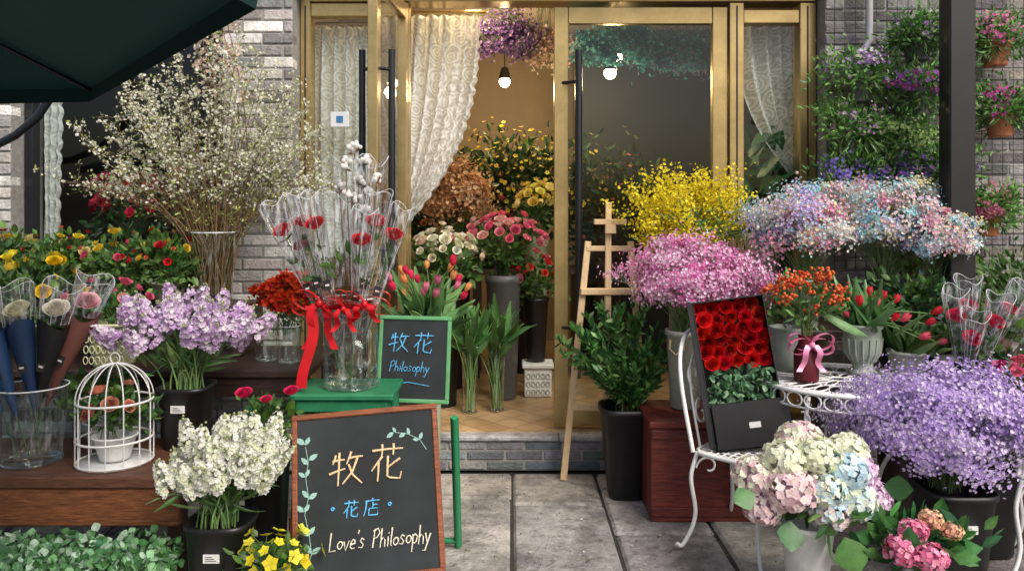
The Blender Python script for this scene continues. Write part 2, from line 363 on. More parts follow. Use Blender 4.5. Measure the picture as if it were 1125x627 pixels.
box(mb,(-1.08,4.738,1.99),(-.97,4.745,2.08),PAINT,(.8,.82,.85)); box(mb,(-1.045,4.735,2.015),(-1.005,4.739,2.055),PAINT,(.05,.2,.45))
mb.obj('window_panes',shop)
def curtain(name,y,xl,xr,z1,z0,folds,amp=.03):
    nu,nv=150,60; u=np.linspace(0,1,nu+1)[:,None]; v=np.linspace(0,1,nv+1)[None,:]
    sc=.018*np.abs(np.sin(v*pi*18)); X=xl(v)*(1-u)+(xr(v)+sc)*u
    Y=y+amp*np.sin(u**1.2*folds*2*pi+.6*np.sin(v*4))+.014*np.sin(u*folds*5.1+v*3); Z=z1+(z0-z1)*v+.012*np.abs(np.sin(u*folds*4))*v+0*u
    V=np.stack([X,Y+0*v,Z],-1).reshape(-1,3); F=grid(nu,nv); m=MB(); m.add(V,F.ravel(),np.full(len(F),4),LACE,(1,1,1),True)
    tube(m,[(float(xl(0))-.05,y,z1+.02),(float(xr(0))+.05,y,z1+.02)],.01,GOLD); return m.obj(name,shop)
curtain('lace_curtain_entrance',4.93,lambda v:-.66-.1*v**2,lambda v:-.21-.46*v**2.6,2.70,1.38,6)
curtain('lace_curtain_side_panel',4.89,lambda v:-1.22+0*v,lambda v:-.83+.0*v,2.62,1.2,6)
curtain('lace_curtain_right_panel',4.91,lambda v:1.38+.32*v**2.2,lambda v:1.80+.01*v,2.62,1.72,5)
curtain('lace_curtain_window',4.86,lambda v:-2.86+0*v,lambda v:-2.74-.04*v,2.7,1.0,3)
# ---------------------------------------------------------------- ground
mb=MB(); plane(mb,[(-80,-80,-.02),(80,-80,-.02),(80,80,-.02),(-80,80,-.02)],SOIL); mb.obj('ground')
mb=MB(); W_=.475
for i in range(-13,13):
    k=0; y=4.55; off=rng.uniform(.3,1.1)
    while y>-3:
        ln=off if k==0 else rng.uniform(.6,1.5); z=rng.uniform(-.007,0)
        j=rng.uniform(.004,.012,4)
        box(mb,(i*W_+j[0],y-ln+j[1],-.06),((i+1)*W_-j[2],y-j[3],z),STONE,cv([(.33,.31,.285),(.27,.255,.235),(.37,.35,.32)],1,.1)[0],.013); y-=ln;k+=1
N=1600; P=np.c_[rng.uniform(-2.5,3,N),rng.uniform(2.2,4.55,N),np.full(N,.001)]; inst(mb,BALL,P,rng.normal(size=(N,3)),rng.uniform(.001,.0035,N),cv([(.12,.11,.1),(.3,.28,.25),(.05,.04,.03)],N),STONE)
N=260; P=np.c_[rng.uniform(-1.2,2.4,N),rng.uniform(2.6,4.5,N),np.full(N,.004)]; inst(mb,F4,P,rng.normal(size=(N,3))*.15+A(0,0,1),rng.uniform(.003,.009,N),cv([(.6,.5,.6),(.6,.58,.5),(.12,.16,.05),(.3,.2,.1)],N),PETAL)
mb.obj('stone_pavement')
# ---------------------------------------------------------------- generic pieces
def bucket(name,x,y,z0,h,rt,rb,mat=BLACKP,col=(1,1,1),sq=None,label=False,fill=True,rim=.006,parent=None,mbx=None):
    m=mbx or MB(); s=40 if sq else 28
    lathe(m,[(.001,.002),(rb*.96,.002),(rb,.01),(rt*.985,h*.93),(rt+rim,h*.94),(rt+rim,h),(rt-.004,h),(rt-.008,h*.9),(rb*.9,h*.82 if fill else .012),(.001,h*.82 if fill else .012)],(x,y,z0),mat,col,s,sq)
    if label:
        rr=rt*.93; box(m,(x-.03,y-rr-.004,z0+h*.62),(x+.03,y-rr+.004,z0+h*.62+.032),PAINT,(.75,.75,.72),.001)
        for k in range(3): box(m,(x-.02,y-rr-.0052,z0+h*.62+.008+k*.007),(x+.02-.008*k,y-rr-.0042,z0+h*.62+.0105+k*.007),PAINT,(.1,.1,.1),.0002)
    if mbx is None: return m.obj(name,parent)
def glassvase(name,x,y,z0,h,rt,rb,water=.5,mbx=None):
    m=mbx or MB()
    lathe(m,[(.001,.003),(rb,.003),(rb*1.01,.02),(rt,h)],(x,y,z0),VGLASS,seg=32)
    tube(m,[(x+rt*math.cos(a),y+rt*math.sin(a),z0+h) for a in np.linspace(0,2*pi,33)[:-1]],.003,CREASE,closed=True,k=6)
    tube(m,[(x+rb*math.cos(a),y+rb*math.sin(a),z0+.006) for a in np.linspace(0,2*pi,33)[:-1]],.005,VGLASS,closed=True,k=6)
    if mbx is None: return m.obj(name)
def clumps(c,r,N,K,sp,zmin=-.4,inner=.4):
    d=rng.normal(size=(K*6,3)); d=nrm(d); d=d[d[:,2]>zmin][:K]; K=len(d)
    rad=rng.uniform(inner,1,(K,1))**.7; cc=A(*c)+d*rad*A(*r)*(1+rng.normal(size=(K,1))*.09)
    sz=rng.uniform(.5,1.45,K); idx=rng.integers(0,K,N); P=cc[idx]+rng.normal(size=(N,3))*sp*A(*r)*sz[idx][:,None]; return cc,idx,P
G1=[(.07,.15,.03),(.05,.12,.025),(.10,.19,.045),(.06,.13,.04)]
G2=[(.03,.07,.025),(.02,.055,.02),(.04,.09,.03)]
G3=[(.12,.22,.05),(.16,.27,.08),(.09,.17,.05)]
def gyp(name,c,r,basep,cols,N=7000,K=60,size=.008,sp=.13,mb=None,mixp=.45):
    m=mb or MB(); cc,idx,P=clumps(c,r,N,K,sp,-.45,.35)
    n=nrm(P-A(*c)+rng.normal(size=P.shape)*.12)
    tone=rng.normal(size=(len(cc),1))*.08; cl=np.asarray(cols,float).reshape(-1,3); cc_c=cl[rng.integers(0,len(cl),len(cc))]
    C=cv(cols,N,.12); mix=(rng.random((N,1))<mixp); C=np.where(mix,cc_c[idx],C); C=np.clip(C*(1+tone[idx]),0,.95)
    inst(m,GYP,P,n,size*rng.uniform(.7,1.3,N),C,PETAL)
    b=A(*basep)+rng.normal(size=(len(cc),3))*A(.03,.03,.01); hub=cc-nrm(cc-b)*.07
    stems(m,b,hub,.0022,cv([(.12,.2,.07)],len(cc),.2)[0],lift=.35)
    s=rng.choice(N,min(N,1300),False); segs(m,hub[idx[s]],P[s],.0008,.0005,STEM,cv([(.2,.27,.13)],len(s)))
    return m if mb else m.obj(name)
def foliage(m,c,r,N,T,size,cols,K=24,sp=.25,up=.4,zmin=-.6,mat=LEAF):
    cc,idx,P=clumps(c,r,N,K,sp,zmin,.15)
    d=nrm(P-A(*c))+rng.normal(size=P.shape)*.6+A(0,0,up); inst(m,T,P,d,size*rng.uniform(.6,1.25,N),cv(cols,N,.22),mat); return cc
def spread(N,zmin):
    d=nrm(rng.normal(size=(N*8+40,3))); d=d[d[:,2]>zmin]; out=[d[0]]
    for _ in range(N-1):
        cand=d[rng.integers(0,len(d),14)]; o=np.array(out); q=np.linalg.norm(cand[:,None]-o[None],axis=2).min(1); out.append(cand[q.argmax()])
    return np.array(out)
def heads(m,c,r,N,T,size,cols,zmin=-.1,up=.4,mat=PETAL,jit=.12,smooth=True,stem=None):
    d=spread(N,zmin); P=A(*c)+d*A(*r)*(1+rng.normal(size=(len(d),1))*jit)
    inst(m,T,P,d+A(0,0,up)+rng.normal(size=P.shape)*.25,size*rng.uniform(.7,1.22,len(P)),cv(cols,len(P),.13),mat,smooth)
    if stem is not None: stems(m,A(*stem)+rng.normal(size=(len(P),3))*A(.02,.02,.005),P,.0025,(.08,.15,.04),lift=.4)
    return P
# ---------------------------------------------------------------- LEFT SIDE
m=MB() # low bench
box(m,(-2.7,3.08,.42),(-1.28,3.62,.465),WOOD,(.12,.05,.028),.006)
box(m,(-2.7,3.09,.27),(-1.29,3.13,.417),WOOD,(.20,.07,.028),.006)
for x in(-2.6,-1.36):
    for y in(3.14,3.54): box(m,(x,y,0),(x+.06,y+.06,.418),WOODV,(.06,.03,.02))
m.obj('low_wooden_bench')
m=MB()
box(m,(-2.9,3.72,.71),(-.95,4.40,.75),WOOD,(.04,.02,.015),.008); box(m,(-2.88,3.74,.62),(-.97,3.77,.708),WOOD,(.03,.016,.012))
for x in(-2.85,-1.9,-1.03):
    for y in(3.78,4.30): box(m,(x,y,0),(x+.06,y+.06,.708),WOODV,(.03,.017,.013))
m.obj('dark_wooden_table')
m=MB(); box(m,(-2.85,4.02,.97),(-1.36,4.44,1.0),WOOD,(.05,.03,.02))
for x in(-2.83,-2.1,-1.42): box(m,(x,4.04,.752),(x+.04,4.42,.968),WOODV,(.05,.03,.02))
m.obj('display_riser_shelf')
YE=[(.86,.62,.03),(.88,.68,.06)]
for x,fc in[(-2.66,YE),(-2.34,YE+[(.85,.7,.3)]),(-2.06,YE+[(.55,.015,.03),(.75,.12,.2)]),(-1.80,YE+[(.6,.02,.03)])]:
    m=MB(); bucket('',x,4.18,1.0,.12,.085,.065,CERAM,(.55,.5,.42),mbx=m)
    foliage(m,(x,4.16,1.2),(.18,.15,.13),560,LFW,.045,G1+G3,K=16)
    heads(m,(x,4.14,1.24),(.17,.14,.13),12,ROSEL,.026,fc,up=.3,stem=(x,4.18,1.1)); heads(m,(x,4.14,1.25),(.18,.16,.15),8,ROSEL,.013,[(.5,.02,.03),(.8,.2,.1)],stem=(x,4.18,1.1))
    m.obj('potted_rose')
m=MB()
bucket('',-1.92,3.85,.75,.21,.105,.08,CERAM,(.62,.62,.38),mbx=m,sq=5)
for k in range(7):
    for q in range(3): tube(m,[(-1.92-.085+.028*k+.011*math.cos(a),3.85-.106+.004*q,.79+q*.05+.018*math.sin(a)) for a in np.linspace(0,2*pi,11)[:-1]],.003,CERAM,(.66,.66,.42),k=4,closed=True)
foliage(m,(-1.95,3.86,1.02),(.16,.13,.10),300,LFW,.045,G1,K=14); heads(m,(-1.95,3.84,1.06),(.17,.12,.1),9,ROSEL,.03,[(.85,.35,.3),(.75,.15,.25)],stem=(-1.92,3.85,.9))
m.obj('potted_miniature_rose')
m=MB(); bucket('',-2.3,3.9,.75,.2,.1,.08,CERAM,(.2,.3,.15),mbx=m); foliage(m,(-2.35,3.9,1.05),(.28,.15,.16),600,LFW,.05,G1+G2,K=24)
heads(m,(-2.35,3.87,1.12),(.28,.14,.16),13,ROSE,.038,YE,stem=(-2.3,3.9,.9)); m.obj('potted_yellow_rose')
# spirea
m=MB(); glassvase('',-1.57,4.2,1.0,.38,.115,.09,mbx=m)
b0=A(-1.57,4.2,1.05); tips=[]
NB=84
for i in range(NB):
    a=rng.uniform(-1,1); tx=-1.60+a*.68; tz=2.50-.72*abs(a)**1.7-abs(rng.normal())*.34; ty=4.2+rng.normal()*.2
    ty=min(ty,4.42); p0=b0+A(rng.normal()*.04,rng.normal()*.03,0); p3=A(tx,ty,max(tz,1.62)); p1=p0+A((tx+1.57)*.15,0,.50); p2=p0*.35+p3*.65+A(0,0,.12)+rng.normal(size=3)*.03
    t=np.linspace(0,1,12)[:,None]; P=(1-t)**3*p0+3*t*(1-t)**2*p1+3*t*t*(1-t)*p2+t**3*p3
    tube(m,P,np.linspace(.0042,.001,12),STEM,(.17,.11,.05),k=4,cap=False)
    for j in range(3,12):
        for _ in range(3):
            d=nrm(rng.normal(size=3)+nrm(P[j]-P[j-1])*1.2+A(0,0,.2)); q=P[j]+d*rng.uniform(.04,.14); segs(m,[P[j]],[q],.0012,.0006,STEM,(.19,.13,.06)); tips.append((P[j],q))
tp=np.array([t[0] for t in tips]);tq=np.array([t[1] for t in tips])
N=15000; k=rng.integers(0,len(tp),N); u=rng.uniform(0,1.05,(N,1)); P=tp[k]*(1-u)+tq[k]*u+rng.normal(size=(N,3))*.007
keep=(P[:,1]<4.52)&(P[:,2]>1.50+rng.random(N)*.25); P=P[keep]; N=len(P)
inst(m,GYP,P,rng.normal(size=(N,3)),rng.uniform(.005,.0105,N),cv([(.86,.86,.70),(.78,.79,.56),(.9,.9,.80)],N,.07),PETAL)
N=3000; k=rng.integers(0,len(tp),N); P=tq[k]+rng.normal(size=(N,3))*.01; keep=P[:,1]<4.52; P=P[keep]; inst(m,LF,P,rng.normal(size=P.shape)+A(0,0,.5),rng.uniform(.012,.025,len(P)),cv([(.38,.42,.12),(.26,.34,.08)],len(P)),LEAF)
m.obj('spirea_branches_in_vase')
m=MB(); # cherry blossom branch top
for i in range(5):
    p0=A(-1.5+i*.02,4.3,1.5); p3=A(-1.75+i*.06,4.1,2.62+rng.uniform(-.1,.1)); t=np.linspace(0,1,10)[:,None]; P=p0*(1-t)+p3*t+A(.05,0,0)*np.sin(t*3); tube(m,P,.0025,STEM,(.2,.1,.06),k=4)
    q=P[5:][rng.integers(0,5,60)]+rng.normal(size=(60,3))*.03; inst(m,F5,q,rng.normal(size=(60,3)),.013,cv([(.85,.6,.55),(.85,.7,.65)],60,.08),PETAL)
m.obj('blossom_branches')
# stock bouquets
def stock(name,c,r,basep,cols,n=26,leafn=110,fs=.019,spl=.13,rw=.034,M=62):
    m=MB(); d=spread(n,-.05)
    top=A(*c)+d*A(*r)*rng.uniform(.72,1.15,(n,1)); top[:,2]+=rng.normal(size=n)*.018
    b=A(*basep)+rng.normal(size=(n,3))*A(.035,.035,.005); ax=nrm(nrm(top-b)*.8+d*.45+A(0,0,.25)+rng.normal(size=(n,3))*.2)
    stems(m,b,top-ax*spl*.5,.0042,(.15,.26,.08),lift=.45,k=5)
    for i in range(n):
        tt=rng.uniform(0,1,M); R=frames(ax[i:i+1],1)[0]; a=rng.uniform(0,2*pi,M); rad=rw*(1-.65*tt**2)
        rd=np.outer(np.cos(a),R[:,0])+np.outer(np.sin(a),R[:,1]); P=top[i]-ax[i]*spl+ax[i]*(tt*spl)[:,None]+rd*rad[:,None]
        inst(m,F6R,P,rd+ax[i]*.5+rng.normal(size=(M,3))*.35,fs*(1-.4*tt)*rng.uniform(.7,1.2,M),cv(cols,M,.07)*rng.uniform(.9,1.05),PETAL)
    k=rng.integers(0,n,leafn); u=rng.uniform(.2,.75,(leafn,1)); P=b[k]*(1-u)+(top-ax*spl)[k]*u+A(0,0,.03)
    inst(m,LFN,P,nrm(P-A(*basep))+A(0,0,-.1)+rng.normal(size=P.shape)*.5,rng.uniform(.07,.13,leafn),cv([(.13,.25,.08),(.09,.18,.06),(.18,.29,.12)],leafn),LEAF)
    inst(m,BALL,(top[:,None]+ax[:,None]*.012+rng.normal(size=(n,4,3))*.006).reshape(-1,3),np.repeat(ax,4,0),.005,cv([(.45,.5,.25)],n*4),PETAL,True)
    return m.obj(name)
stock('lilac_stock_bouquet',(-1.42,3.45,1.0),(.34,.25,.15),(-1.42,3.48,.70),[(.74,.54,.80),(.84,.72,.86),(.66,.44,.74),(.90,.84,.90)],44,170,.0165,.12,.034,95)
bucket('black_flower_bucket',-1.42,3.48,.467,.27,.105,.08,sq=4,label=True)
stock('white_stock_bouquet',(-1.07,3.0,.56),(.24,.20,.16),(-1.10,3.02,.30),[(.92,.93,.84),(.87,.90,.70),(.94,.94,.90)],42,170,.0145,.12,.032,100)
bucket('black_flower_bucket',-1.10,3.02,0,.335,.115,.09,sq=4,label=True)
m=MB(); bucket('',-1.04,3.38,0,.5,.09,.07,mbx=m,sq=4); foliage(m,(-1.04,3.38,.60),(.13,.1,.1),160,LFW,.05,G1,K=10)
PR=A((-1.13,3.36,.72),(-.93,3.36,.73),(-1.03,3.34,.70))
inst(m,ROSE,PR,[(0,-.4,1)]*3,[.034,.03,.024],[(.75,.03,.14)]*3,PETAL,True); stems(m,np.tile(A(-1.04,3.38,.5),(3,1)),PR,.003,(.08,.15,.04))
m.obj('rose_plant_in_bucket')
# birdcage with plant
m=MB(); cx,cy,z0=-1.63,3.27,.467; R=.145; zc=.72
for z,rr in[(z0+.008,R),(z0+.10,R),(zc,R)]:
    tube(m,[(cx+rr*math.cos(a),cy+rr*math.sin(a),z) for a in np.linspace(0,2*pi,41)[:-1]],.005,WHITEM,closed=True,k=6)
for i in range(14):
    a=2*pi*i/14; pts=[(cx+R*math.cos(a),cy+R*math.sin(a),z) for z in(z0,.55,.64,zc)]+[(cx+R*math.cos(f)*math.cos(a),cy+R*math.cos(f)*math.sin(a),zc+.15*math.sin(f)) for f in np.linspace(.15,pi/2*.97,10)]
    tube(m,pts,.0028,WHITEM,k=5)
tube(m,[(cx+.02*math.cos(a),cy,.89+.022*math.sin(a)) for a in np.linspace(0,2*pi,21)[:-1]],.003,WHITEM,closed=True,k=5)
lathe(m,[(.001,.004),(R,.004),(R,.0),(.001,0)],(cx,cy,z0),WHITEM)
m.obj('white_wire_birdcage')
m=MB(); bucket('',cx,cy,z0+.012,.10,.085,.06,CERAM,(.75,.75,.73),mbx=m); foliage(m,(cx,cy,.66),(.11,.10,.10),230,LFW,.045,G1,K=14)
heads(m,(cx,cy-.02,.68),(.10,.09,.11),6,ROSE,.030,[(.88,.4,.28),(.85,.3,.2)],stem=(cx,cy,.57)); m.obj('caged_rose_plant')
m=MB(); bucket('',-1.80,3.50,.467,.11,.075,.055,CERAM,(.7,.7,.68),mbx=m); foliage(m,(-1.80,3.5,.68),(.13,.10,.11),240,LFW,.05,G1+G2,K=14); m.obj('potted_green_plant')
# wrapped single roses
def wrapped(m,b,h,col,cone='film',cr=.045,pc=(.01,.02,.06),rs=.026,label=True,T=ROSE,up=.075):
    b=A(*b);h=A(*h);d=nrm(h-b);L=np.linalg.norm(h-b); R=dirR(d)
    tube(m,[b,(b+h)/2,h],.003,STEM,(.06,.13,.04),k=5)
    inst(m,T,[h],[d+A(0,-.5,0)],rs,[col],PETAL,True)
    inst(m,LFW,h-d*rng.uniform(.03,.16,(5,1)),d+rng.normal(size=(5,3))*.6,.05,cv(G1,5),LEAF)
    m.push(R,b); s0=L*.30
    pr=[(.006,s0),(cr*.55,s0+(L+up-s0)*.5),(cr*.9,s0+(L+up-s0)*.85),(cr,L+up)]
    if cone=='film': filmcone(m,pr)
    else: lathe(m,pr,(0,0,0),PAPER,pc,20,wave=.02,wn=2)
    m.pop()
    if label:
        p=b+d*(L*.62)+A(0,-cr*.62,0); m.push(FR(0,-math.degrees(math.atan2(d[0],d[2])))@np.eye(3),p); box(m,(-.016,-.022,-.001),(.016,.022,.001),PAINT,(.02,.02,.02),.0005); box(m,(-.009,-.004,.001),(.009,.004,.002),PAINT,(.7,.7,.7),.0003); m.pop()
m=MB(); glassvase('',-1.97,3.27,.467,.31,.135,.11,mbx=m)
for b,h,c,pc in[((-1.95,3.22,.5),(-2.10,3.18,1.05),(.90,.84,.55),(.015,.05,.14)),((-1.93,3.27,.5),(-1.985,3.20,1.09),(.93,.88,.62),(.012,.035,.10)),((-2.0,3.3,.5),(-1.84,3.22,1.09),(.92,.85,.72),(.012,.012,.014)),((-2.02,3.33,.5),(-1.76,3.30,1.11),(.88,.5,.55),(.16,.06,.05)),((-1.98,3.2,.5),(-2.22,3.22,1.11),(.88,.84,.75),(.015,.06,.14))]:
    wrapped(m,b,h,c,'paper',.060,pc,.048,True,up=-.045)
    d=nrm(A(*h)-A(*b)); m.push(dirR(d),A(*h)); filmcone(m,[(.058,-.04),(.068,.03),(.078,.11)],wave=.014); m.pop()
m.obj('wrapped_roses_in_clear_bucket')
# bottom-left planter & pansies
m=MB(); box(m,(-2.3,2.86,0),(-1.30,3.06,.16),CERAM,(.08,.10,.08),.01)
N=2400; P=np.c_[rng.uniform(-2.28,-1.26,N),rng.uniform(2.80,3.06,N),rng.uniform(.12,.27,N)]
inst(m,ROUND,P,rng.normal(size=(N,3))+A(0,-.8,.9),rng.uniform(.022,.038,N),cv([(.28,.52,.28),(.16,.38,.15),(.55,.74,.55),(.10,.26,.09)],N,.2),LEAF); m.obj('trough_of_round_leaf_greens')
m=MB(); bucket('',-.87,2.93,0,.13,.085,.06,CERAM,(.35,.14,.08),mbx=m); foliage(m,(-.87,2.93,.18),(.13,.11,.08),260,LFW,.045,G1+G3,K=14)
heads(m,(-.87,2.92,.225),(.13,.11,.09),24,F5,.028,[(.92,.76,.04),(.93,.82,.08)],jit=.15,stem=(-.87,2.93,.12)); m.obj('potted_yellow_pansies')
# red bunch
m=MB(); gyp('',(-1.12,3.92,1.07),(.15,.13,.11),(-1.10,3.9,.90),[(.66,.05,.01),(.78,.09,.02),(.56,.02,.01)],2200,30,.012,.16,mb=m)
foliage(m,(-1.12,3.9,.99),(.12,.1,.07),80,LFN,.06,G1,K=10)
glassvase('',-1.09,3.9,.752,.18,.055,.05,mbx=m); m.obj('red_flower_bunch_in_vase')
glassvase('clear_glass_vase',-1.22,3.95,.752,.2,.06,.05)
# green stool
m=MB(); GC=(.02,.18,.08)
box(m,(-.965,3.44,.672),(-.515,3.78,.70),CERAM,GC,.012); box(m,(-.94,3.455,.62),(-.54,3.475,.671),CERAM,GC,.004); box(m,(-.94,3.745,.62),(-.54,3.765,.671),CERAM,GC,.004)
for x in(-.945,-.585):
    for y in(3.46,3.71):
        sx=-.03 if x<-.8 else .03; tube(m,[(x+.025,y+.025,.67),(x+.025+sx,y+.025,0)],[.028,.024],CERAM,GC,k=4)
box(m,(-.93,3.50,.30),(-.55,3.53,.34),CERAM,GC,.004); m.obj('green_stool')
# tall glass vase with wrapped roses & cotton
m=MB(); glassvase('',-.73,3.6,.702,.40,.12,.12,mbx=m)
for k in range(46):
    p=A(-.73,3.6,.72)+A(rng.normal()*.045,rng.normal()*.045,0); inst(m,LFW,[p+A(0,0,rng.uniform(0,.3))],[rng.normal(size=3)+A(0,0,.6)],[.07],[(.7,.75,.73)],FILM)
RD=(.66,.006,.022)
HD=[(-1.01,3.52,1.40),(-.93,3.56,1.44),(-.86,3.48,1.43),(-.60,3.50,1.44),(-.53,3.56,1.38),(-.95,3.60,1.33),(-.655,3.46,1.36)]
for h in HD: wrapped(m,(-.73+rng.normal()*.03,3.6+rng.normal()*.03,.74),h,RD,'film',.058,(1,1,1),.042,True,up=.14)
for i,(x,z) in enumerate([(-.71,1.78),(-.66,1.72),(-.69,1.63),(-.64,1.58),(-.72,1.56),(-.67,1.50),(-.78,1.60),(-.60,1.64),(-.74,1.70)]):
    p=A(x,3.58+rng.normal()*.02,z); tube(m,[(-.72,3.6,.8),(x*.6-.29,3.60,1.3),p],.0025,STEM,(.16,.09,.05),k=4)
    inst(m,BALLH,p+rng.normal(size=(9,3))*.011,[(0,0,1)]*9,rng.uniform(.009,.015,9),cv([(.88,.86,.82)],9,.05),PETAL,True); inst(m,LF,[p-A(0,0,.02)]*5,rng.normal(size=(5,3))+A(0,0,.3),.035,[(.18,.10,.05)]*5,LEAF)
filmcone(m,[(.05,1.15),(.08,1.4),(.12,1.72)],(-.70,3.66,0),24,.03,4,.0014)
filmcone(m,[(.04,1.15),(.07,1.35),(.09,1.55)],(-.80,3.60,0),24,.03,3,.0012)
foliage(m,(-.72,3.58,1.20),(.12,.1,.12),70,LF,.06,G1+[(.2,.12,.1)],K=10)
def bow(m,c,s,col,tails=.15):
    c=A(*c)
    for sg in(-1,1):
        for dz in(.25,-.15):
            t=np.linspace(0,2*pi,22); x=sg*s*(1-np.cos(t))*.5; z=s*.35*np.sin(t)+dz*x*sg; w=s*.16
            Pa=np.stack([c[0]+x,np.full(22,c[1]-.012)+w*.5*np.sin(t/2),c[2]+z],-1); nu=21
            Vv=np.stack([Pa+A(0,-w,0),Pa+A(0,w,0)],1).reshape(-1,3); F=grid(nu,1); m.add(Vv,F.ravel(),np.full(len(F),4),RIB,col,True)
        t=np.linspace(0,1,12); Pa=np.stack([c[0]+sg*s*(.15+.35*t+.08*np.sin(t*7)),c[1]-.015-.015*np.sin(t*6),c[2]-tails*t],-1)
        Vv=np.stack([Pa+A(-s*.13,0,0),Pa+A(s*.13,0,0)],1).reshape(-1,3); F=grid(11,1); m.add(Vv,F.ravel(),np.full(len(F),4),RIB,col,True)
    inst(m,BALL,[c+A(0,-.015,0)],[(0,0,1)],s*.16,[col],RIB,True)
RR=(.60,.010,.018)
tube(m,[(-.73+.115*math.cos(a),3.6+.115*math.sin(a),1.07+.008*math.sin(3*a)) for a in np.linspace(0,2*pi,25)[:-1]],.012,RIB,RR,closed=True)
bow(m,(-.64,3.47,1.09),.11,RR,.08); bow(m,(-.84,3.49,1.09),.12,RR,.2); bow(m,(-.73,3.46,1.07),.09,RR,.10)
t=np.linspace(0,1,14); Pa=np.stack([-.88+.02*np.sin(t*5)-.02*t,3.47+0*t,1.08-.36*t],-1); Vv=np.stack([Pa+A(-.022,0,0),Pa+A(.022,.01,0)],1).reshape(-1,3); F=grid(13,1); m.add(Vv,F.ravel(),np.full(len(F),4),RIB,RR,True)
m.obj('wrapped_red_roses_in_glass_vase')
# ---------------------------------------------------------------- chalkboards
def circ(cx,cy,r,n=10): return [(cx+r*math.cos(a),cy+r*math.sin(a)) for a in np.linspace(0,2*pi,n)]
GL={'mu':[[(.18,.88),(.08,.62)],[(.10,.70),(.42,.73)],[(.27,.95),(.27,.02)],[(.03,.36),(.45,.48)],[(.62,.95),(.48,.60)],[(.55,.76),(.94,.79)],[(.80,.77),(.70,.4),(.42,.05)],[(.55,.58),(.70,.3),(.98,.03)]],
'hua':[[(.06,.82),(.94,.86)],[(.33,.99),(.33,.70)],[(.66,.99),(.66,.70)],[(.36,.66),(.06,.30)],[(.25,.5),(.25,.0)],[(.88,.56),(.52,.36)],[(.52,.68),(.52,.12),(.60,.04),(.90,.04),(.95,.2)]],
'dian':[[(.5,1.),(.54,.88)],[(.1,.84),(.95,.86)],[(.14,.84),(.12,.4),(.0,.0)],[(.55,.78),(.55,.42)],[(.55,.6),(.85,.62)],[(.32,.40),(.32,.04),(.85,.04),(.87,.42),(.32,.40)]],
'dot':[circ(.5,.5,.12,7)],
'L':[[(0,1),(.02,.5),(.02,0),(.5,.04)]],'o':[circ(.22,.25,.2,11)],'v':[[(0,.5),(.2,0),(.4,.5)]],'e':[[(.05,.25),(.4,.3),(.35,.48),(.2,.52),(.05,.35),(.05,.12),(.2,0),(.42,.08)]],"'":[[(.1,1),(.05,.8)]],
's':[[(.38,.45),(.2,.52),(.08,.4),(.35,.18),(.25,.02),(.02,.06)]],'P':[[(.05,0),(.1,1)],[(.0,.9),(.35,1.02),(.52,.8),(.35,.55),(.1,.5)]],'h':[[(.03,1),(.03,0)],[(.03,.35),(.2,.5),(.35,.4),(.37,0)]],'i':[[(.1,.5),(.12,0)],[(.1,.72),(.12,.68)]],'l':[[(.1,1),(.1,.05),(.2,0)]],
'p':[[(.03,.5),(.03,-.45)],[(.03,.4),(.2,.52),(.38,.4),(.35,.1),(.2,0),(.03,.1)]],'y':[[(0,.5),(.18,.05)],[(.42,.5),(.1,-.45),(-.1,-.4)]]}
def glyph(m,g,u,v,s,col,w,r=.003,slant=.1,sx=1.):
    for st in GL[g]:
        p=np.array(st)+np.random.default_rng(len(st)*7+ord(g[0])).normal(size=(len(st),2))*.012; P=np.c_[u+(p[:,0]+p[:,1]*slant)*s*sx,v+p[:,1]*s,np.full(len(p),w)]
        if len(P)==2: P=np.array([P[0],(P[0]+P[1])/2+A(.01*s,.015*s,0),P[1]])
        rr=r*np.linspace(1.15,.7,len(P)); tube(m,P,rr,CHALK,col,k=5)
def word(m,txt,u,v,s,col,w,r=.002,sx=.9):
    for ch in txt:
        if ch==' ': u+=s*.4; continue
        glyph(m,ch,u,v+random.uniform(-.03,.03)*s,s,col,w,r,.22,sx); u+=s*sx*{'i':.24,'l':.26,"'":.2,'L':.6,'P':.62}.get(ch,.5)
def board(m,w,h,fr,fc,fm=WOOD):
    box(m,(-w/2,-h/2,-.006),(w/2,h/2,.004),BOARD,b=.001)
    box(m,(-w/2-fr,h/2,-.012),(w/2+fr,h/2+fr,.012),fm,fc); box(m,(-w/2-fr,-h/2-fr,-.012),(w/2+fr,-h/2,.012),fm,fc)
    box(m,(-w/2-fr,-h/2,-.011),(-w/2,h/2,.011),fm,fc); box(m,(w/2,-h/2,-.011),(w/2+fr,h/2,.011),fm,fc)
def vine(m,pts,w,col,ls=.035):
    pts=np.array(pts); P=np.c_[pts,np.full(len(pts),w)]; tube(m,P,.0016,CHALK,col,k=4)
    for i in range(1,len(pts)):
        d=nrm(pts[i]-pts[i-1])
        for sg in(-1,1):
            e=nrm(d+sg*A(-d[1],d[0])*random.uniform(.8,1.4)); a=pts[i]+d*random.uniform(-.01,.01); n=A(-e[1],e[0]); l2=ls*random.uniform(.75,1.15); q=[a,a+e*l2*.35+n*l2*.24,a+e*l2*.7+n*l2*.2,a+e*l2,a+e*l2*.7-n*l2*.2,a+e*l2*.35-n*l2*.24]
            m.add(np.c_[np.array(q)[::-1],np.full(6,w+.0006)],np.arange(6),[6],CHALK,col)
m=MB(); m.push(FR(18,5,0),(-.565,3.10,.40)); FC=(.24,.075,.032)
board(m,.535,.585,.022,FC)
GO=(.75,.55,.32); WH=(.78,.72,.58); BL=(.12,.45,.75); TE=(.30,.50,.45)
glyph(m,'mu',-.15,.03,.135,GO,.007,.0046); glyph(m,'hua',.01,.04,.135,GO,.007,.0046)
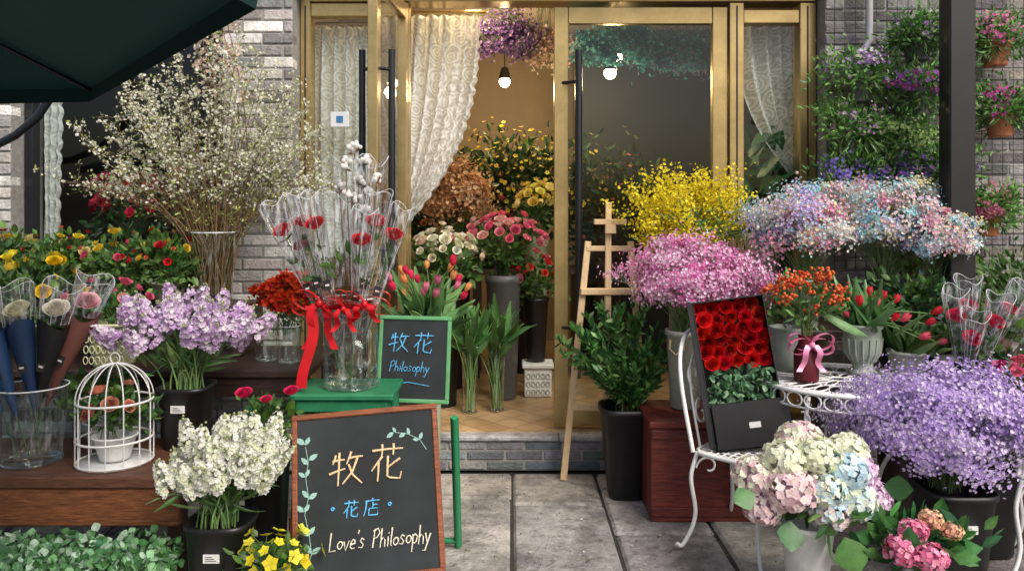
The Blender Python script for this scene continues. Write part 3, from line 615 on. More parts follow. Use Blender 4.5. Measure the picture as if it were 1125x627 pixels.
glyph(m,'dot',-.16,-.075,.05,BL,.007,.0035); glyph(m,'hua',-.095,-.085,.062,BL,.007,.003); glyph(m,'dian',-.015,-.085,.062,BL,.007,.003); glyph(m,'dot',.06,-.075,.05,BL,.007,.0035)
word(m,"Love's Philosophy",-.15,-.20,.066,WH,.007,.0028,.74)
vine(m,[(-.235,-.26),(-.215,-.20),(-.225,-.13),(-.24,-.06),(-.225,.0),(-.235,.07),(-.225,.13),(-.235,.19)],.006,TE,.042)
vine(m,[(.24,.14),(.215,.18),(.17,.205),(.12,.215)],.006,TE,.032)
m.pop()
for x in(-.84,-.30):  tube(m,[(x-.01,3.10,.30),(x+.0,2.99,.0)],.016,WOODV,FC,k=4)
for x in(-.86,-.24): tube(m,[(x*.97,3.22,.66),(x,3.55,.0)],.017,WOODV,(.02,.25,.10),k=4)
tube(m,[(-.86,3.54,.03),(-.24,3.54,.03)],.014,WOODV,(.02,.25,.10),k=4)
m.obj('chalkboard_sign')
m=MB(); m.push(FR(8,-1,-4),(-.475,3.86,.775)); board(m,.315,.375,.02,(.12,.34,.15),CERAM)
glyph(m,'mu',-.13,.03,.10,BL,.007,.0034); glyph(m,'hua',-.01,.03,.10,BL,.007,.0034); word(m,"Philosophy",-.12,-.06,.05,BL,.007,.002,.85); tube(m,[(-.11,-.12,.007),(-.02,-.11,.007),(.08,-.125,.007)],.002,CHALK,BL,k=4)
m.pop(); m.obj('chalkboard_sign')
m=MB(); box(m,(-.62,3.80,.535),(-.42,3.98,.565),WOOD,(.05,.03,.02))
for x in(-.61,-.46):
    for y in(3.81,3.94): box(m,(x,y,0),(x+.03,y+.03,.533),WOODV,(.05,.03,.02))
m.obj('small_wooden_stool')
# tulips
def tulips(basep,H,cols,leafn=40,ls=.24,hs=.035):
    m=MB(); n=len(H); b=A(*basep)+rng.normal(size=(n,3))*A(.02,.02,.0); d=nrm(H-A(*basep)+A(0,0,.1))
    stems(m,b,H,.0038,(.16,.30,.09),lift=.4,k=5); inst(m,TUL,H,d,hs*rng.uniform(.85,1.1,n),cv(cols,n,.1),PETAL,True)
    L=A(*basep)+rng.normal(size=(leafn,3))*A(.04,.04,.01); dd=rng.normal(size=(leafn,3))*A(.6,.5,.25)+A(0,-.1,1); inst(m,LFT,L,dd,ls*rng.uniform(.6,1.2,leafn),cv([(.12,.26,.08),(.16,.32,.11),(.09,.2,.07)],leafn),LEAF,True)
    return m
H=np.c_[rng.uniform(-.68,-.24,22),rng.uniform(4.12,4.36,22),rng.uniform(1.02,1.22,22)]
m=tulips((-.46,4.3,.86),H,[(.78,.04,.12),(.85,.25,.40),(.88,.40,.15)],60,.28,.036); bucket('',-.46,4.3,0,.88,.085,.07,CERAM,(.45,.5,.35),mbx=m); m.obj('tulips_in_tall_bucket')
# ---------------------------------------------------------------- INTERIOR DISPLAY
def sbucket(x,y,z0,z1,r,m,mat=BLACKP,col=(1,1,1)): bucket('',x,y,z0,z1-z0,r,r*.75,mat,col,mbx=m)
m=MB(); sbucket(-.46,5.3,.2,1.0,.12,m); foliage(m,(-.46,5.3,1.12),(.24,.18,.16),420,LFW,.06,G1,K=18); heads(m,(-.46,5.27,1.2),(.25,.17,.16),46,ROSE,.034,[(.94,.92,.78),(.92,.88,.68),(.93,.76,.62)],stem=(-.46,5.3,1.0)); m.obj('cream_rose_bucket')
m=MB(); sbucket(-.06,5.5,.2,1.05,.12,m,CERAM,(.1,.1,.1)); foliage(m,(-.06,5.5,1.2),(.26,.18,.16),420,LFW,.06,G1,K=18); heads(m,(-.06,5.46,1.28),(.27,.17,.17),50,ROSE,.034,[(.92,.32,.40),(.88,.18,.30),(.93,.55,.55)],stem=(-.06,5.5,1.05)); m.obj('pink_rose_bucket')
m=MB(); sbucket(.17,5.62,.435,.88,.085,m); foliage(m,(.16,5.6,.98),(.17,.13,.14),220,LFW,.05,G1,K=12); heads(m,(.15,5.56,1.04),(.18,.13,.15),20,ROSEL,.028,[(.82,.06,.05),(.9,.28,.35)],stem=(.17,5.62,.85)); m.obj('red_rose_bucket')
m=MB(); sbucket(.18,5.95,.2,1.3,.09,m,CERAM,(.3,.35,.2)); heads(m,(.20,5.85,1.55),(.17,.12,.14),26,ROSEL,.034,[(.94,.82,.35),(.93,.75,.2)],stem=(.18,5.9,1.3)); foliage(m,(.18,5.9,1.42),(.14,.12,.1),160,LF,.07,G1,K=10); m.obj('yellow_rose_bucket')
m=MB(); sbucket(-.42,5.85,.2,1.2,.12,m); gyp('',(-.40,5.85,1.57),(.29,.2,.25),(-.42,5.85,1.2),[(.62,.34,.17),(.72,.46,.25),(.45,.22,.10),(.8,.6,.4)],4200,40,.015,.17,mb=m); m.obj('dried_flower_bunch')
m=MB(); sbucket(.1,6.4,.2,1.2,.15,m); foliage(m,(.08,6.4,1.62),(.62,.25,.42),1900,LF,.085,G2+[(.10,.11,.03)],K=60); heads(m,(.08,6.26,1.66),(.64,.22,.42),420,F5,.019,[(.88,.62,.06),(.9,.74,.14)],zmin=-.4,jit=.25); m.obj('yellow_blossom_arrangement')
m=MB(); sbucket(.75,6.3,.2,1.1,.15,m); foliage(m,(.85,6.3,1.45),(.45,.25,.45),900,LF,.09,G2,K=40); heads(m,(.85,6.2,1.5),(.42,.2,.4),90,F5,.018,[(.5,.3,.1),(.5,.15,.1)],zmin=-.4,jit=.2); m.obj('dark_foliage_arrangement')
m=MB(); box(m,(-1.2,6.1,1.0),(.55,6.6,1.04),WOOD,(.06,.035,.02)); 
for x in(-1.15,-.3,.48): box(m,(x,6.12,.2),(x+.05,6.55,.998),WOODV,(.05,.03,.02))
m.obj('interior_display_table')
for i,(x,c) in enumerate([(-.95,[(.65,.06,.1)]),(-.6,[(.85,.45,.15)]),(-.2,[(.75,.2,.25)])]):
    m=MB(); sbucket(x,6.25,1.042,1.2,.09,m); foliage(m,(x,6.25,1.35),(.2,.15,.16),260,LF,.07,G2,K=14); heads(m,(x,6.22,1.4),(.2,.15,.18),20,ROSEL,.032,c,stem=(x,6.25,1.2)); m.obj('interior_flower_bucket')
for x,y,h in[(-.27,5.1,.42),(-.10,5.15,.46)]:
    m=MB(); glassvase('',x,y,.202,h,.055,.045,mbx=m); n=22; b=A(x,y,.22)+rng.normal(size=(n,3))*A(.015,.015,0); e=A(x,y,.78)+rng.normal(size=(n,3))*A(.08,.06,.05); stems(m,b,e,.004,(.18,.32,.09),k=4,lift=.5)
    inst(m,LFT,A(x,y,.6)+rng.normal(size=(34,3))*A(.02,.02,.03),rng.normal(size=(34,3))*A(.5,.4,.2)+A(0,0,1),rng.uniform(.18,.32,34),cv([(.12,.26,.08),(.07,.17,.05)],34),LEAF,True); m.obj('glass_vase_with_greenery')
m=MB(); x,y=.18,5.6; box(m,(x-.095,y-.095,.202),(x+.095,y+.095,.40),CERAM,(.8,.79,.74),.008); box(m,(x-.11,y-.11,.401),(x+.11,y+.11,.43),CERAM,(.82,.81,.76),.006)
for i in range(5):
    for j in range(3): tube(m,[(x-.065+i*.033+.012*math.cos(a),y-.098,.24+j*.055+.018*math.sin(a)) for a in np.linspace(0,2*pi,13)[:-1]],.004,CERAM,(.6,.58,.52),k=4,closed=True)
m.obj('carved_white_planter')
m=MB(); lathe(m,[(.001,.0),(.15,.0),(.15,.03),(.001,.03)],(-.42,5.75,.62),WOOD,(.3,.14,.06))
for a in(.6,2.2,3.7,5.3): tube(m,[(-.42+.12*math.cos(a),5.75+.12*math.sin(a),.62),(-.42+.16*math.cos(a),5.75+.16*math.sin(a),.2)],.014,WOODV,(.3,.13,.06))
m.obj('round_wooden_stool')
m=MB() # hanging dried flowers
for c,r,cols,n in[((-.10,5.5,2.66),(.30,.15,.20),[(.26,.14,.40),(.18,.10,.30),(.42,.30,.50)],3000),((.25,5.6,2.62),(.15,.12,.18),[(.75,.5,.45),(.75,.65,.5)],1400),((.72,5.4,2.58),(.30,.15,.17),[(.08,.40,.40),(.18,.52,.50),(.05,.26,.28)],3000),((1.15,5.4,2.52),(.26,.15,.17),[(.06,.36,.42),(.2,.5,.52),(.3,.22,.45)],2400)]:
    gyp('',c,r,(c[0],c[1],3.04),cols,n,34,.0125,.19,mb=m)
m.obj('hanging_dried_flowers')
m=MB(); sbucket(1.62,5.15,.2,1.35,.11,m,CERAM,(.5,.5,.45)); n=60; inst(m,LFW,A(1.58,5.05,1.6)+rng.normal(size=(n,3))*A(.10,.05,.13),rng.normal(size=(n,3))*A(.8,.6,.4)+A(0,-.2,.5),rng.uniform(.14,.22,n),cv([(.03,.14,.05),(.05,.19,.07)],n),LEAF,True); m.obj('rubber_plant')
m=MB()
for c,cols in[((-2.5,5.25,1.5),[(.6,.02,.05),(.7,.04,.12)]),((-2.05,5.3,1.58),[(.55,.02,.05),(.7,.15,.3)]),((-1.8,5.15,1.4),[(.75,.55,.2),(.5,.02,.05)])]:
    sbucket(c[0],c[1],.2,1.2,.12,m); foliage(m,(c[0],c[1],c[2]-.05),(.22,.16,.2),300,LF,.07,G2,K=16); heads(m,c,(.26,.18,.26),40,ROSEL,.038,cols,stem=(c[0],c[1],1.2))
m.obj('red_flower_display')
def lamp(x,y,z,e):
    m=MB(); inst(m,BALLH,[(x,y,z)],[(0,0,1)],.045,[(1,1,1)],BULB,True); lathe(m,[(.012,.12),(.03,.11),(.045,.04),(.05,.02)],(x,y,z),BLACKM); tube(m,[(x,y,z+.1),(x,y,3.045)],.004,BLACKM); m.obj('pendant_lamp')
    l=bpy.data.lights.new('lamp_light',type='POINT'); l.energy=e; l.color=(1,.74,.42); l.shadow_soft_size=.05; o=bpy.data.objects.new('lamp_light',l); o.location=(x,y-.07,z-.09); scene.collection.objects.link(o)
lamp(-.06,6.5,2.54,34); lamp(.72,5.85,2.50,12); lamp(.80,6.1,2.66,8); lamp(-.25,5.2,2.93,20)  # second and third are added lamps, standing in for spots of reflected light
# ---------------------------------------------------------------- EASEL
m=MB(); PI=(.70,.50,.28)
def bar(p,q,w,t,col=PI):
    p=A(*p);q=A(*q);d=nrm(q-p); s=nrm(np.cross(d,A(0,1,0))); f=np.cross(s,d); L=np.linalg.norm(q-p); m.push(np.stack([s,f,d],1),p); box(m,(-w/2,-t/2,0),(w/2,t/2,L),WOODV,col,.003); m.pop()
bar((.53,4.42,.35),(.545,4.50,1.54),.034,.018)
bar((.46,4.47,1.43),(.64,4.47,1.43),.03,.05); bar((.52,4.45,1.39),(.58,4.45,1.39),.05,.03)
bar((.285,4.42,0),(.43,4.50,1.32),.036,.02); bar((.76,4.42,0),(.67,4.50,1.32),.036,.02)
bar((.385,4.47,1.04),(.72,4.47,1.04),.035,.05); bar((.42,4.49,1.28),(.68,4.49,1.28),.03,.015); bar((.33,4.43,.40),(.735,4.43,.40),.03,.015)
bar((.545,4.53,1.25),(.545,4.68,.205),.03,.018); m.obj('wooden_easel')
bucket('black_flower_bucket',.60,4.2,0,.47,.135,.095,sq=4)
m=MB(); n=54; e=A(.56,4.18,.76)+nrm(rng.normal(size=(n,3)))*rng.uniform(.5,1,(n,1))*A(.31,.24,.26); e[:,2]=np.maximum(e[:,2],.5); b=A(.6,4.2,.42)+rng.normal(size=(n,3))*A(.03,.03,0)
stems(m,b,e,.003,(.1,.13,.04),lift=.3)
N=3900;k=rng.integers(0,n,N);u=rng.uniform(.35,1.05,(N,1));B=b+A(0,0,1)*np.linalg.norm(e-b,axis=1,keepdims=True)*.3
P=(1-u)**2*b[k]+2*u*(1-u)*B[k]+u*u*e[k]; d=nrm(e[k]-b[k])+rng.normal(size=(N,3))*.6+A(0,0,.15); inst(m,LF,P,d,rng.uniform(.035,.065,N),cv([(.045,.14,.035),(.07,.19,.045),(.03,.10,.025),(.14,.27,.08)],N,.2),LEAF,True); m.obj('leafy_green_foliage')
m=MB(); CR=(.15,.025,.018)
box(m,(.66,3.82,.45),(1.16,4.28,.48),WOOD,CR,.004); box(m,(.67,3.83,.0),(1.15,3.85,.448),WOOD,CR,.003); box(m,(.67,4.25,0),(1.15,4.27,.448),WOOD,CR); box(m,(.67,3.852,0),(.69,4.248,.448),WOOD,CR); box(m,(1.13,3.852,0),(1.15,4.248,.448),WOOD,CR)
for z in(.03,.40): box(m,(.672,3.815,z),(1.148,3.829,z+.04),WOOD,(.12,.02,.015),.002)
m.obj('red_wooden_crate')
m=MB(); bucket('',.89,4.1,.482,.40,.095,.075,CERAM,(.42,.44,.36),mbx=m); tube(m,[(.80,4.03,.84),(.79,4.0,.80),(.82,3.985,.77),(.86,3.99,.80),(.86,4.0,.85)],.007,STEM,(.4,.3,.18)); m.obj('stoneware_bucket')
gyp('pink_gypsophila_bouquet',(.95,4.08,1.14),(.39,.30,.21),(.89,4.1,.85),[(.88,.38,.66),(.92,.58,.78),(.80,.24,.54),(.93,.75,.86)],14000,100,.0078,.12)
m=MB(); bucket('',.98,4.42,0,1.08,.11,.09,CERAM,(.3,.32,.3),mbx=m); n=110; tp=A(.98,4.36,1.49)+nrm(rng.normal(size=(n,3))+A(0,0,.3))*A(.40,.2,.24)*rng.uniform(.45,1.08,(n,1)); b=A(.98,4.4,1.05)+rng.normal(size=(n,3))*A(.04,.03,0)
stems(m,b,tp,.0025,(.16,.24,.05),lift=.35); N=15500;k=rng.integers(0,n,N);u=rng.uniform(.5,1.05,(N,1)); P=b[k]*(1-u)**2+2*u*(1-u)*(b[k]+A(0,0,.15))+u*u*tp[k]+rng.normal(size=(N,3))*.022
inst(m,GYP,P,rng.normal(size=(N,3))+A(0,-.3,.5),rng.uniform(.006,.011,N),cv([(.92,.76,.02),(.88,.74,.04),(.94,.82,.08),(.75,.65,.03)],N,.08),PETAL); foliage(m,(.98,4.36,1.34),(.34,.2,.18),600,LFN,.06,G3,K=30); m.obj('yellow_solidago_bouquet')
# pastel gypsophila on stand
m=MB(); box(m,(1.30,4.0,.86),(2.45,4.42,.89),WOOD,(.06,.04,.03))
for x in(1.32,1.86,2.38):
    for y in(4.02,4.36): box(m,(x,y,0),(x+.04,y+.04,.858),WOODV,(.06,.04,.03))
m.obj('plant_stand')
for c,r in[((1.50,4.10,1.42),(.30,.26,.22)),((1.93,4.12,1.44),(.32,.26,.22)),((2.16,4.06,1.36),(.18,.2,.15))]:
    m=MB(); bucket('',c[0],c[1]+.03,.892,.25,.10,.08,CERAM,(.25,.27,.27),mbx=m); gyp('',c,r,(c[0],c[1],1.1),[(.93,.93,.84),(.94,.94,.88),(.38,.70,.82),(.93,.46,.60),(.50,.80,.82),(.95,.84,.48),(.62,.52,.85),(.95,.66,.58),(.93,.72,.78)],11500,74,.0078,.12,mb=m,mixp=.66); m.obj('rainbow_gypsophila_bouquet')
# wall grid + planters
m=MB(); 
for x in np.arange(1.84,3.0,.06): segs(m,[(x,4.545,1.15)],[(x,4.545,2.76)],.0018,.0018,BLACKM,(1,1,1),4)
for z in np.arange(1.15,2.78,.06): segs(m,[(1.84,4.541,z)],[(2.98,4.541,z)],.0018,.0018,BLACKM,(1,1,1),4)
m.obj('wall_wire_grid')
PK=[(.8,.3,.5),(.7,.15,.45)];PU=[(.36,.16,.6),(.45,.25,.68)];BU=[(.2,.16,.62),(.3,.22,.7)];WT=[(.9,.88,.85)];MG=[(.65,.05,.38),(.5,.08,.42)];GN=[(.35,.48,.18)]
for x,z,c,tc in[(2.25,2.47,WT+PU+GN,0),(1.92,2.24,PU+WT,0),(2.25,2.17,MG+PU,0),(2.68,2.44,PK,1),(2.71,2.05,MG,1),(1.86,1.95,[(.55,.35,.6),(.45,.25,.5)],0),(2.13,1.88,GN,0),(1.87,1.68,BU,0),(2.34,1.73,BU+PU,0),(2.63,1.50,[(.5,.15,.25)],1),(2.28,1.24,GN,1),(2.08,1.62,BU+PU,0)]:
    m=MB(); y=4.42; bucket('',x,y,z-.15,.13,.08,.06,CERAM,(.48,.17,.08) if tc else (.12,.12,.12),mbx=m); tube(m,[(x,y+.06,z-.04),(x,4.55,z-.02)],.003,BLACKM)
    rs=rng.uniform(1.0,1.25)
    foliage(m,(x,y-.03,z+.01),(.16*rs,.11,.12*rs),950,LF,.036,[(.12,.28,.06),(.22,.40,.11),(.08,.19,.05)],K=24)
    foliage(m,(x,y-.05,z-.07),(.13*rs,.07,.06),150,LFN,.06,G1+G3,K=14,up=-.8)
    N=330; cc,_,P=clumps((x,y-.05,z+.01),(.16*rs,.12,.12),N,18,.16,-.5); inst(m,F5,P,P-A(x,y+.05,z)+rng.normal(size=P.shape)*.03,rng.uniform(.007,.012,N),cv(c,N,.15),PETAL); m.obj('hanging_flower_pot')
m=MB(); tube(m,[(2.02,4.5,2.95),(2.02,4.5,2.6),(2.02,4.5,2.46),(2.0,4.5,2.41),(1.95,4.5,2.38),(1.90,4.53,2.37)],.018,PAINT,(.6,.6,.6),k=12); m.obj('conduit_pipe')
m=MB(); box(m,(2.19,3.98,0),(2.32,4.09,3.4),BLACKP,(1,1,1),.006); box(m,(2.17,3.96,0),(2.34,4.11,.02),BLACKP); m.obj('steel_post')
m=MB(); foliage(m,(2.75,4.25,1.05),(.45,.2,.2),1500,LF,.05,G1+G3,K=50); bucket('',2.6,4.25,.0,.9,.14,.12,CERAM,(.3,.12,.07),mbx=m); m.obj('wall_side_shrub')
m=MB(); bucket('',1.98,4.0,.6,.35,.11,.09,mbx=m); foliage(m,(1.98,3.92,1.05),(.2,.12,.12),500,LFW,.05,G1+G2,K=24); box(m,(1.9,3.9,.0),(2.06,4.08,.598),WOODV,(.06,.04,.03)); m.obj('potted_green_plant')
# ---------------------------------------------------------------- white table
def loop(m,c,u,v,a,b_,r=.004,n=14,k=5):
    c=A(*c);u=A(*u);v=A(*v); tube(m,[c+u*a*math.cos(t)+v*b_*math.sin(t) for t in np.linspace(0,2*pi,n+1)[:-1]],r,WHITEM,closed=True,k=k)
def spiral(c,u,v,r0,r1,a0,a1,n=22):
    c=A(*c);u=A(*u);v=A(*v); return [c+(u*math.cos(t)+v*math.sin(t))*r for t,r in zip(np.linspace(a0,a1,n),np.linspace(r0,r1,n))]
def irontable(name,cx,cy,R,zt):
    m=MB(); X=(1,0,0);Y=(0,1,0)
    for rr,th in((R,.010),(R*.86,.005),(R*.45,.005),(R*.12,.005)): loop(m,(cx,cy,zt),X,Y,rr,rr,th,48,8)
    for i in range(28):
        a=2*pi*i/28; u=(math.cos(a),math.sin(a),0);v=(-math.sin(a),math.cos(a),0)
        loop(m,(cx+u[0]*R*.65,cy+u[1]*R*.65,zt),u,v,R*.20,R*.068); loop(m,(cx+u[0]*R*.93,cy+u[1]*R*.93,zt),u,v,R*.06,R*.09,.0035,10)
        if i%2==0: loop(m,(cx+u[0]*R*.28,cy+u[1]*R*.28,zt),u,v,R*.16,R*.055)
        loop(m,(cx+u[0]*R,cy+u[1]*R,zt-.035),v,(0,0,1),R*.10,.03,.0042,12)
    loop(m,(cx,cy,zt-.068),X,Y,R*.99,R*.99,.005,48,6)
    for i in range(4):
        a=pi/4+i*pi/2; u=A(math.cos(a),math.sin(a),0)
        P=[A(cx,cy,zt-.03)+u*R*.85,A(cx,cy,zt-.16)+u*R*.98,A(cx,cy,zt*.55)+u*R*.55,A(cx,cy,zt*.3)+u*R*.45,A(cx,cy,zt*.12)+u*R*.75,A(cx,cy,.012)+u*R*.95]
        P=np.array(P); t=np.linspace(0,5,26); Q=np.stack([np.interp(t,range(6),P[:,j]) for j in range(3)],1)
        for _ in range(3): Q[1:-1]=(Q[:-2]+Q[1:-1]*2+Q[2:])/4
        tube(m,Q,.009,WHITEM,k=8); tube(m,spiral(A(cx,cy,zt*.72)+u*R*.50,u,(0,0,1),.09,.02,0,-4.5),.006,WHITEM,k=6); tube(m,spiral(A(cx,cy,zt*.2)+u*R*.35,u,(0,0,1),.08,.02,0,4.5),.006,WHITEM,k=6)
    loop(m,(cx,cy,zt*.42),X,Y,R*.48,R*.48,.006,30,6); return m.obj(name)
irontable('white_wrought_iron_table',1.50,3.66,.36,.72)
def chair(name,Q,zb=.95,back=(3,0)):
    m=MB(); Q=[A(*q,0) for q in Q]; c=sum(Q)/4; zs=.43
    P=[]
    for i in range(4):
        a,b_=Q[i],Q[(i+1)%4]
        for t in(.12,.35,.65,.88): P.append(a*(1-t)+b_*t+A(0,0,zs))
    tube(m,P,.010,WHITEM,closed=True,k=8); P2=[(p-c)*.9+c+A(0,0,zs*.1) for p in P]; tube(m,P2,.005,WHITEM,closed=True,k=6)
    for t in np.linspace(.1,.9,9): tube(m,[Q[0]*(1-t)+Q[1]*t+A(0,0,zs),Q[3]*(1-t)+Q[2]*t+A(0,0,zs)],.004,WHITEM,k=5); tube(m,[Q[0]*(1-t)+Q[3]*t+A(0,0,zs),Q[1]*(1-t)+Q[2]*t+A(0,0,zs)],.004,WHITEM,k=5)
    for q in Q:
        o=nrm(q-c); K=[q-o*.02+A(0,0,zs),q+o*.015+A(0,0,zs*.75),q-o*.015+A(0,0,zs*.4),q+o*.0+A(0,0,.1),q+o*.05+A(0,0,.012),q+o*.075+A(0,0,.03)]; K=np.array(K); t=np.linspace(0,5,26); W=np.stack([np.interp(t,range(6),K[:,j]) for j in range(3)],1)
        for _ in range(3): W[1:-1]=(W[:-2]+W[1:-1]*2+W[2:])/4
        tube(m,W,.0095,WHITEM,k=8); tube(m,spiral(q-o*.07+A(0,0,zs-.07),o,(0,0,1),.055,.012,0,5),.005,WHITEM,k=6)
    a,b_=Q[back[0]],Q[back[1]]; o=nrm((a+b_)/2-c); u=nrm(b_-a); w=np.linalg.norm(b_-a); mid=(a+b_)/2
    up=nrm(A(0,0,1)+o*.22); H=zb-zs
    T=np.linspace(0,pi,24); arch=[mid+A(0,0,zs)+u*(-w*.5*math.cos(t))*(1+.12*math.sin(t))+up*(H*min(1,math.sin(t)**.55)) for t in T]; tube(m,arch,.010,WHITEM,k=8)
    arch=[mid+A(0,0,zs)+u*(-w*.32*math.cos(t))+up*(H*.8*min(1,math.sin(t)**.55)) for t in T]; tube(m,arch,.006,WHITEM,k=6)
    for sg in(-1,1):
        tube(m,spiral(mid+A(0,0,zs)+up*H*.62+u*sg*w*.15,u*sg,up,.07,.012,-1.5,4),.006,WHITEM,k=6); tube(m,spiral(mid+A(0,0,zs)+up*H*.28+u*sg*w*.14,u*sg,-up,.065,.012,-1.5,4),.006,WHITEM,k=6)
    tube(m,[mid+A(0,0,zs),mid+A(0,0,zs)+up*H*.98],.006,WHITEM,k=6); return m.obj(name)
chair('white_wrought_iron_chair',[(.80,3.52),(1.02,3.30),(1.28,3.56),(1.05,3.80)])
chair('white_wrought_iron_chair',[(2.0,3.15),(2.3,2.95),(2.5,3.25),(2.2,3.45)],back=(1,2))
# rose box
m=MB(); m.push(FR(10,8,-6),(1.02,3.60,.765)); w,h,dp=.155,.325,.055
box(m,(-w,-h,-dp-.006),(w,h,-dp),BLACKP,b=.001)
for a,b_ in[((-w-.006,-h-.006,-dp-.004),(-w,h+.006,dp)),((w,-h-.006,-dp-.004),(w+.006,h+.006,dp)),((-w,-h-.006,-dp-.004),(w,-h,dp)),((-w,h,-dp-.004),(w,h+.006,dp))]: box(m,a,b_,BLACKP,b=.001)
box(m,(-w+.004,-h+.003,dp-.01),(w+.03,-h+.20,dp+.012),BLACKP,b=.003); box(m,(.0,-h+.085,dp+.0125),(.05,-h+.11,dp+.0145),PAINT,(.6,.6,.58),.0005)
box(m,(-w-.03,-h+.02,dp+.002),(-w-.008,h+.01,dp+.012),BLACKP,b=.001)
P=[];
for i in range(5):
    for j in range(6): P.append((-.122+.061*i+rng.normal()*.004+(.010 if j%2 else -.008),.297-.050*j+rng.normal()*.004,.012+rng.normal()*.005))
P=np.array(P); inst(m,ROSE,P,np.tile(A(0,0,1.),(30,1))+rng.normal(size=(30,3))*.18,.033*rng.uniform(.88,1.1,30),cv([(.68,.008,.014),(.50,.003,.010)],30,.14),PETAL,True)
N=260; P=np.c_[rng.uniform(-.14,.14,N),rng.uniform(-.13,.01,N),rng.uniform(-.02,.04,N)]; inst(m,LFW,P,rng.normal(size=(N,3))*.7+A(0,0,1),rng.uniform(.03,.05,N),cv([(.16,.30,.16),(.26,.42,.25),(.10,.22,.11)],N),LEAF)
m.pop(); m.obj('red_rose_gift_box')
# table-top items
m=MB(); cx,cy=1.33,3.6
lathe(m,[(.001,0),(.05,0),(.055,.01),(.055,.13),(.035,.17),(.035,.205),(.04,.21)],(cx,cy,.726),CERAM,(.12,.01,.018)); bow(m,(cx,cy-.055,.90),.10,(.90,.32,.52),.12)
b=A(cx,cy,.93); n=50; e=A(cx-.0,cy,1.12)+nrm(rng.normal(size=(n,3))+A(0,0,.5))*A(.19,.15,.10)*rng.uniform(.6,1.05,(n,1)); stems(m,b+rng.normal(size=(n,3))*.01,e,.0022,(.12,.2,.06),lift=.35)
k=np.repeat(np.arange(n),9); P=e[k]+rng.normal(size=(len(k),3))*.014; inst(m,BALL,P,rng.normal(size=P.shape),rng.uniform(.006,.009,len(k)),cv([(.75,.16,.05),(.82,.24,.08),(.6,.07,.03)],len(k)),PETAL,True)
foliage(m,(cx,cy,1.05),(.15,.12,.10),190,LF,.05,[(.07,.17,.04),(.1,.2,.06)],K=16); m.obj('hypericum_berries_in_vase')
H=A((1.60,3.66,1.06),(1.68,3.68,1.05),(1.73,3.72,1.08),(1.66,3.7,1.10),(1.88,3.62,.98),(1.93,3.66,1.02),(1.84,3.6,.92),(1.92,3.6,.90),(1.78,3.64,.99),(1.56,3.7,1.0),(1.80,3.75,1.06),(1.72,3.6,1.0))
m=tulips((1.66,3.74,.93),H,[(.78,.03,.06),(.85,.12,.18)],46,.22,.034)
lathe(m,[(.001,0),(.062,0),(.065,.012),(.045,.03),(.05,.06),(.078,.10),(.085,.17),(.082,.21),(.096,.225),(.096,.235),(.086,.235),(.08,.2),(.001,.2)],(1.65,3.75,.728),CERAM,(.30,.36,.28),32)
for i in range(16):
    a=2*pi*i/16; tube(m,[(1.65+r_*math.cos(a),3.75+r_*math.sin(a),.728+z) for r_,z in((.052,.06),(.079,.10),(.087,.17))],.005,CERAM,(.36,.40,.33),k=5)
m.obj('tulips_in_stone_urn')
m=MB(); bucket('',1.86,3.74,.62,.22,.09,.07,CERAM,(.42,.45,.36),mbx=m); inst(m,LFT,A(1.86,3.72,.83)+rng.normal(size=(26,3))*A(.03,.03,.0),rng.normal(size=(26,3))*A(.8,.5,.2)+A(.2,-.2,.8),rng.uniform(.14,.24,26),cv(G3+G1,26),LEAF,True)
box(m,(1.78,3.66,0),(1.94,3.82,.618),WOODV,(.06,.04,.03)); m.obj('tulip_pot')
m=MB(); lathe(m,[(.001,0),(.07,0),(.10,.05),(.10,.13),(.085,.19),(.09,.205),(.08,.205),(.07,.17),(.001,.17)],(1.33,3.86,.728),CERAM,(.33,.38,.33)); foliage(m,(1.33,3.88,1.0),(.12,.1,.06),120,LF,.05,G1,K=10); m.obj('celadon_ceramic_pot')
# hydrangeas
def hydrangea(m,c,r,cols,N=110):
    N=int(N*1.9); d=nrm(rng.normal(size=(N,3))); P=A(*c)+d*r*rng.uniform(.85,1.06,(N,1))*A(1,1,.8); inst(m,F4,P,d+rng.normal(size=(N,3))*.28,r*.185*rng.uniform(.8,1.2,N),cv(cols,N,.07),PETAL)
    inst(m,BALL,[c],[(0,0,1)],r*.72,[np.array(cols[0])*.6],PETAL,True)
m=MB(); HW=[(.92,.94,.82),(.90,.93,.76)];HP=[(.90,.66,.74),(.92,.78,.80)];HB=[(.58,.76,.92),(.74,.85,.93)];HL=[(.80,.58,.82),(.88,.70,.88)]
for c,r,cl in[((1.03,3.0,.56),.085,HW),((1.15,2.98,.58),.08,HW),((.93,3.03,.49),.085,HP+HW),((1.03,2.93,.47),.09,HP),((1.15,2.93,.47),.075,HW+HB),((1.24,2.98,.52),.085,HB),((1.32,3.05,.50),.075,HL),((1.27,2.96,.42),.085,HB+HW),((1.37,3.05,.40),.08,HL),((.94,2.98,.39),.075,HP),((1.12,3.1,.60),.09,HW+HP),((1.17,2.93,.38),.07,HP+HB),((1.30,3.1,.56),.08,HW)]:
    hydrangea(m,c,r,cl,150); stems(m,[A(1.13,3.05,.28)],[A(*c)],.004,(.12,.2,.07))
P=A((1.16,2.92,.34),(1.22,2.92,.30),(1.02,2.92,.36),(.90,2.95,.45),(1.33,2.98,.34),(1.40,3.0,.46)); inst(m,ROUND,P,A((.1,-.3,-1),(.3,-.4,-1),(-.2,-.5,-.8),(-.8,-.3,-.2),(.6,-.4,-.7),(.9,-.3,0)),A(.12,.13,.11,.09,.1,.1),cv([(.07,.19,.05)],6),LEAF,True)
foliage(m,(1.13,3.03,.40),(.2,.14,.1),120,LFW,.07,G1+G3,K=12)
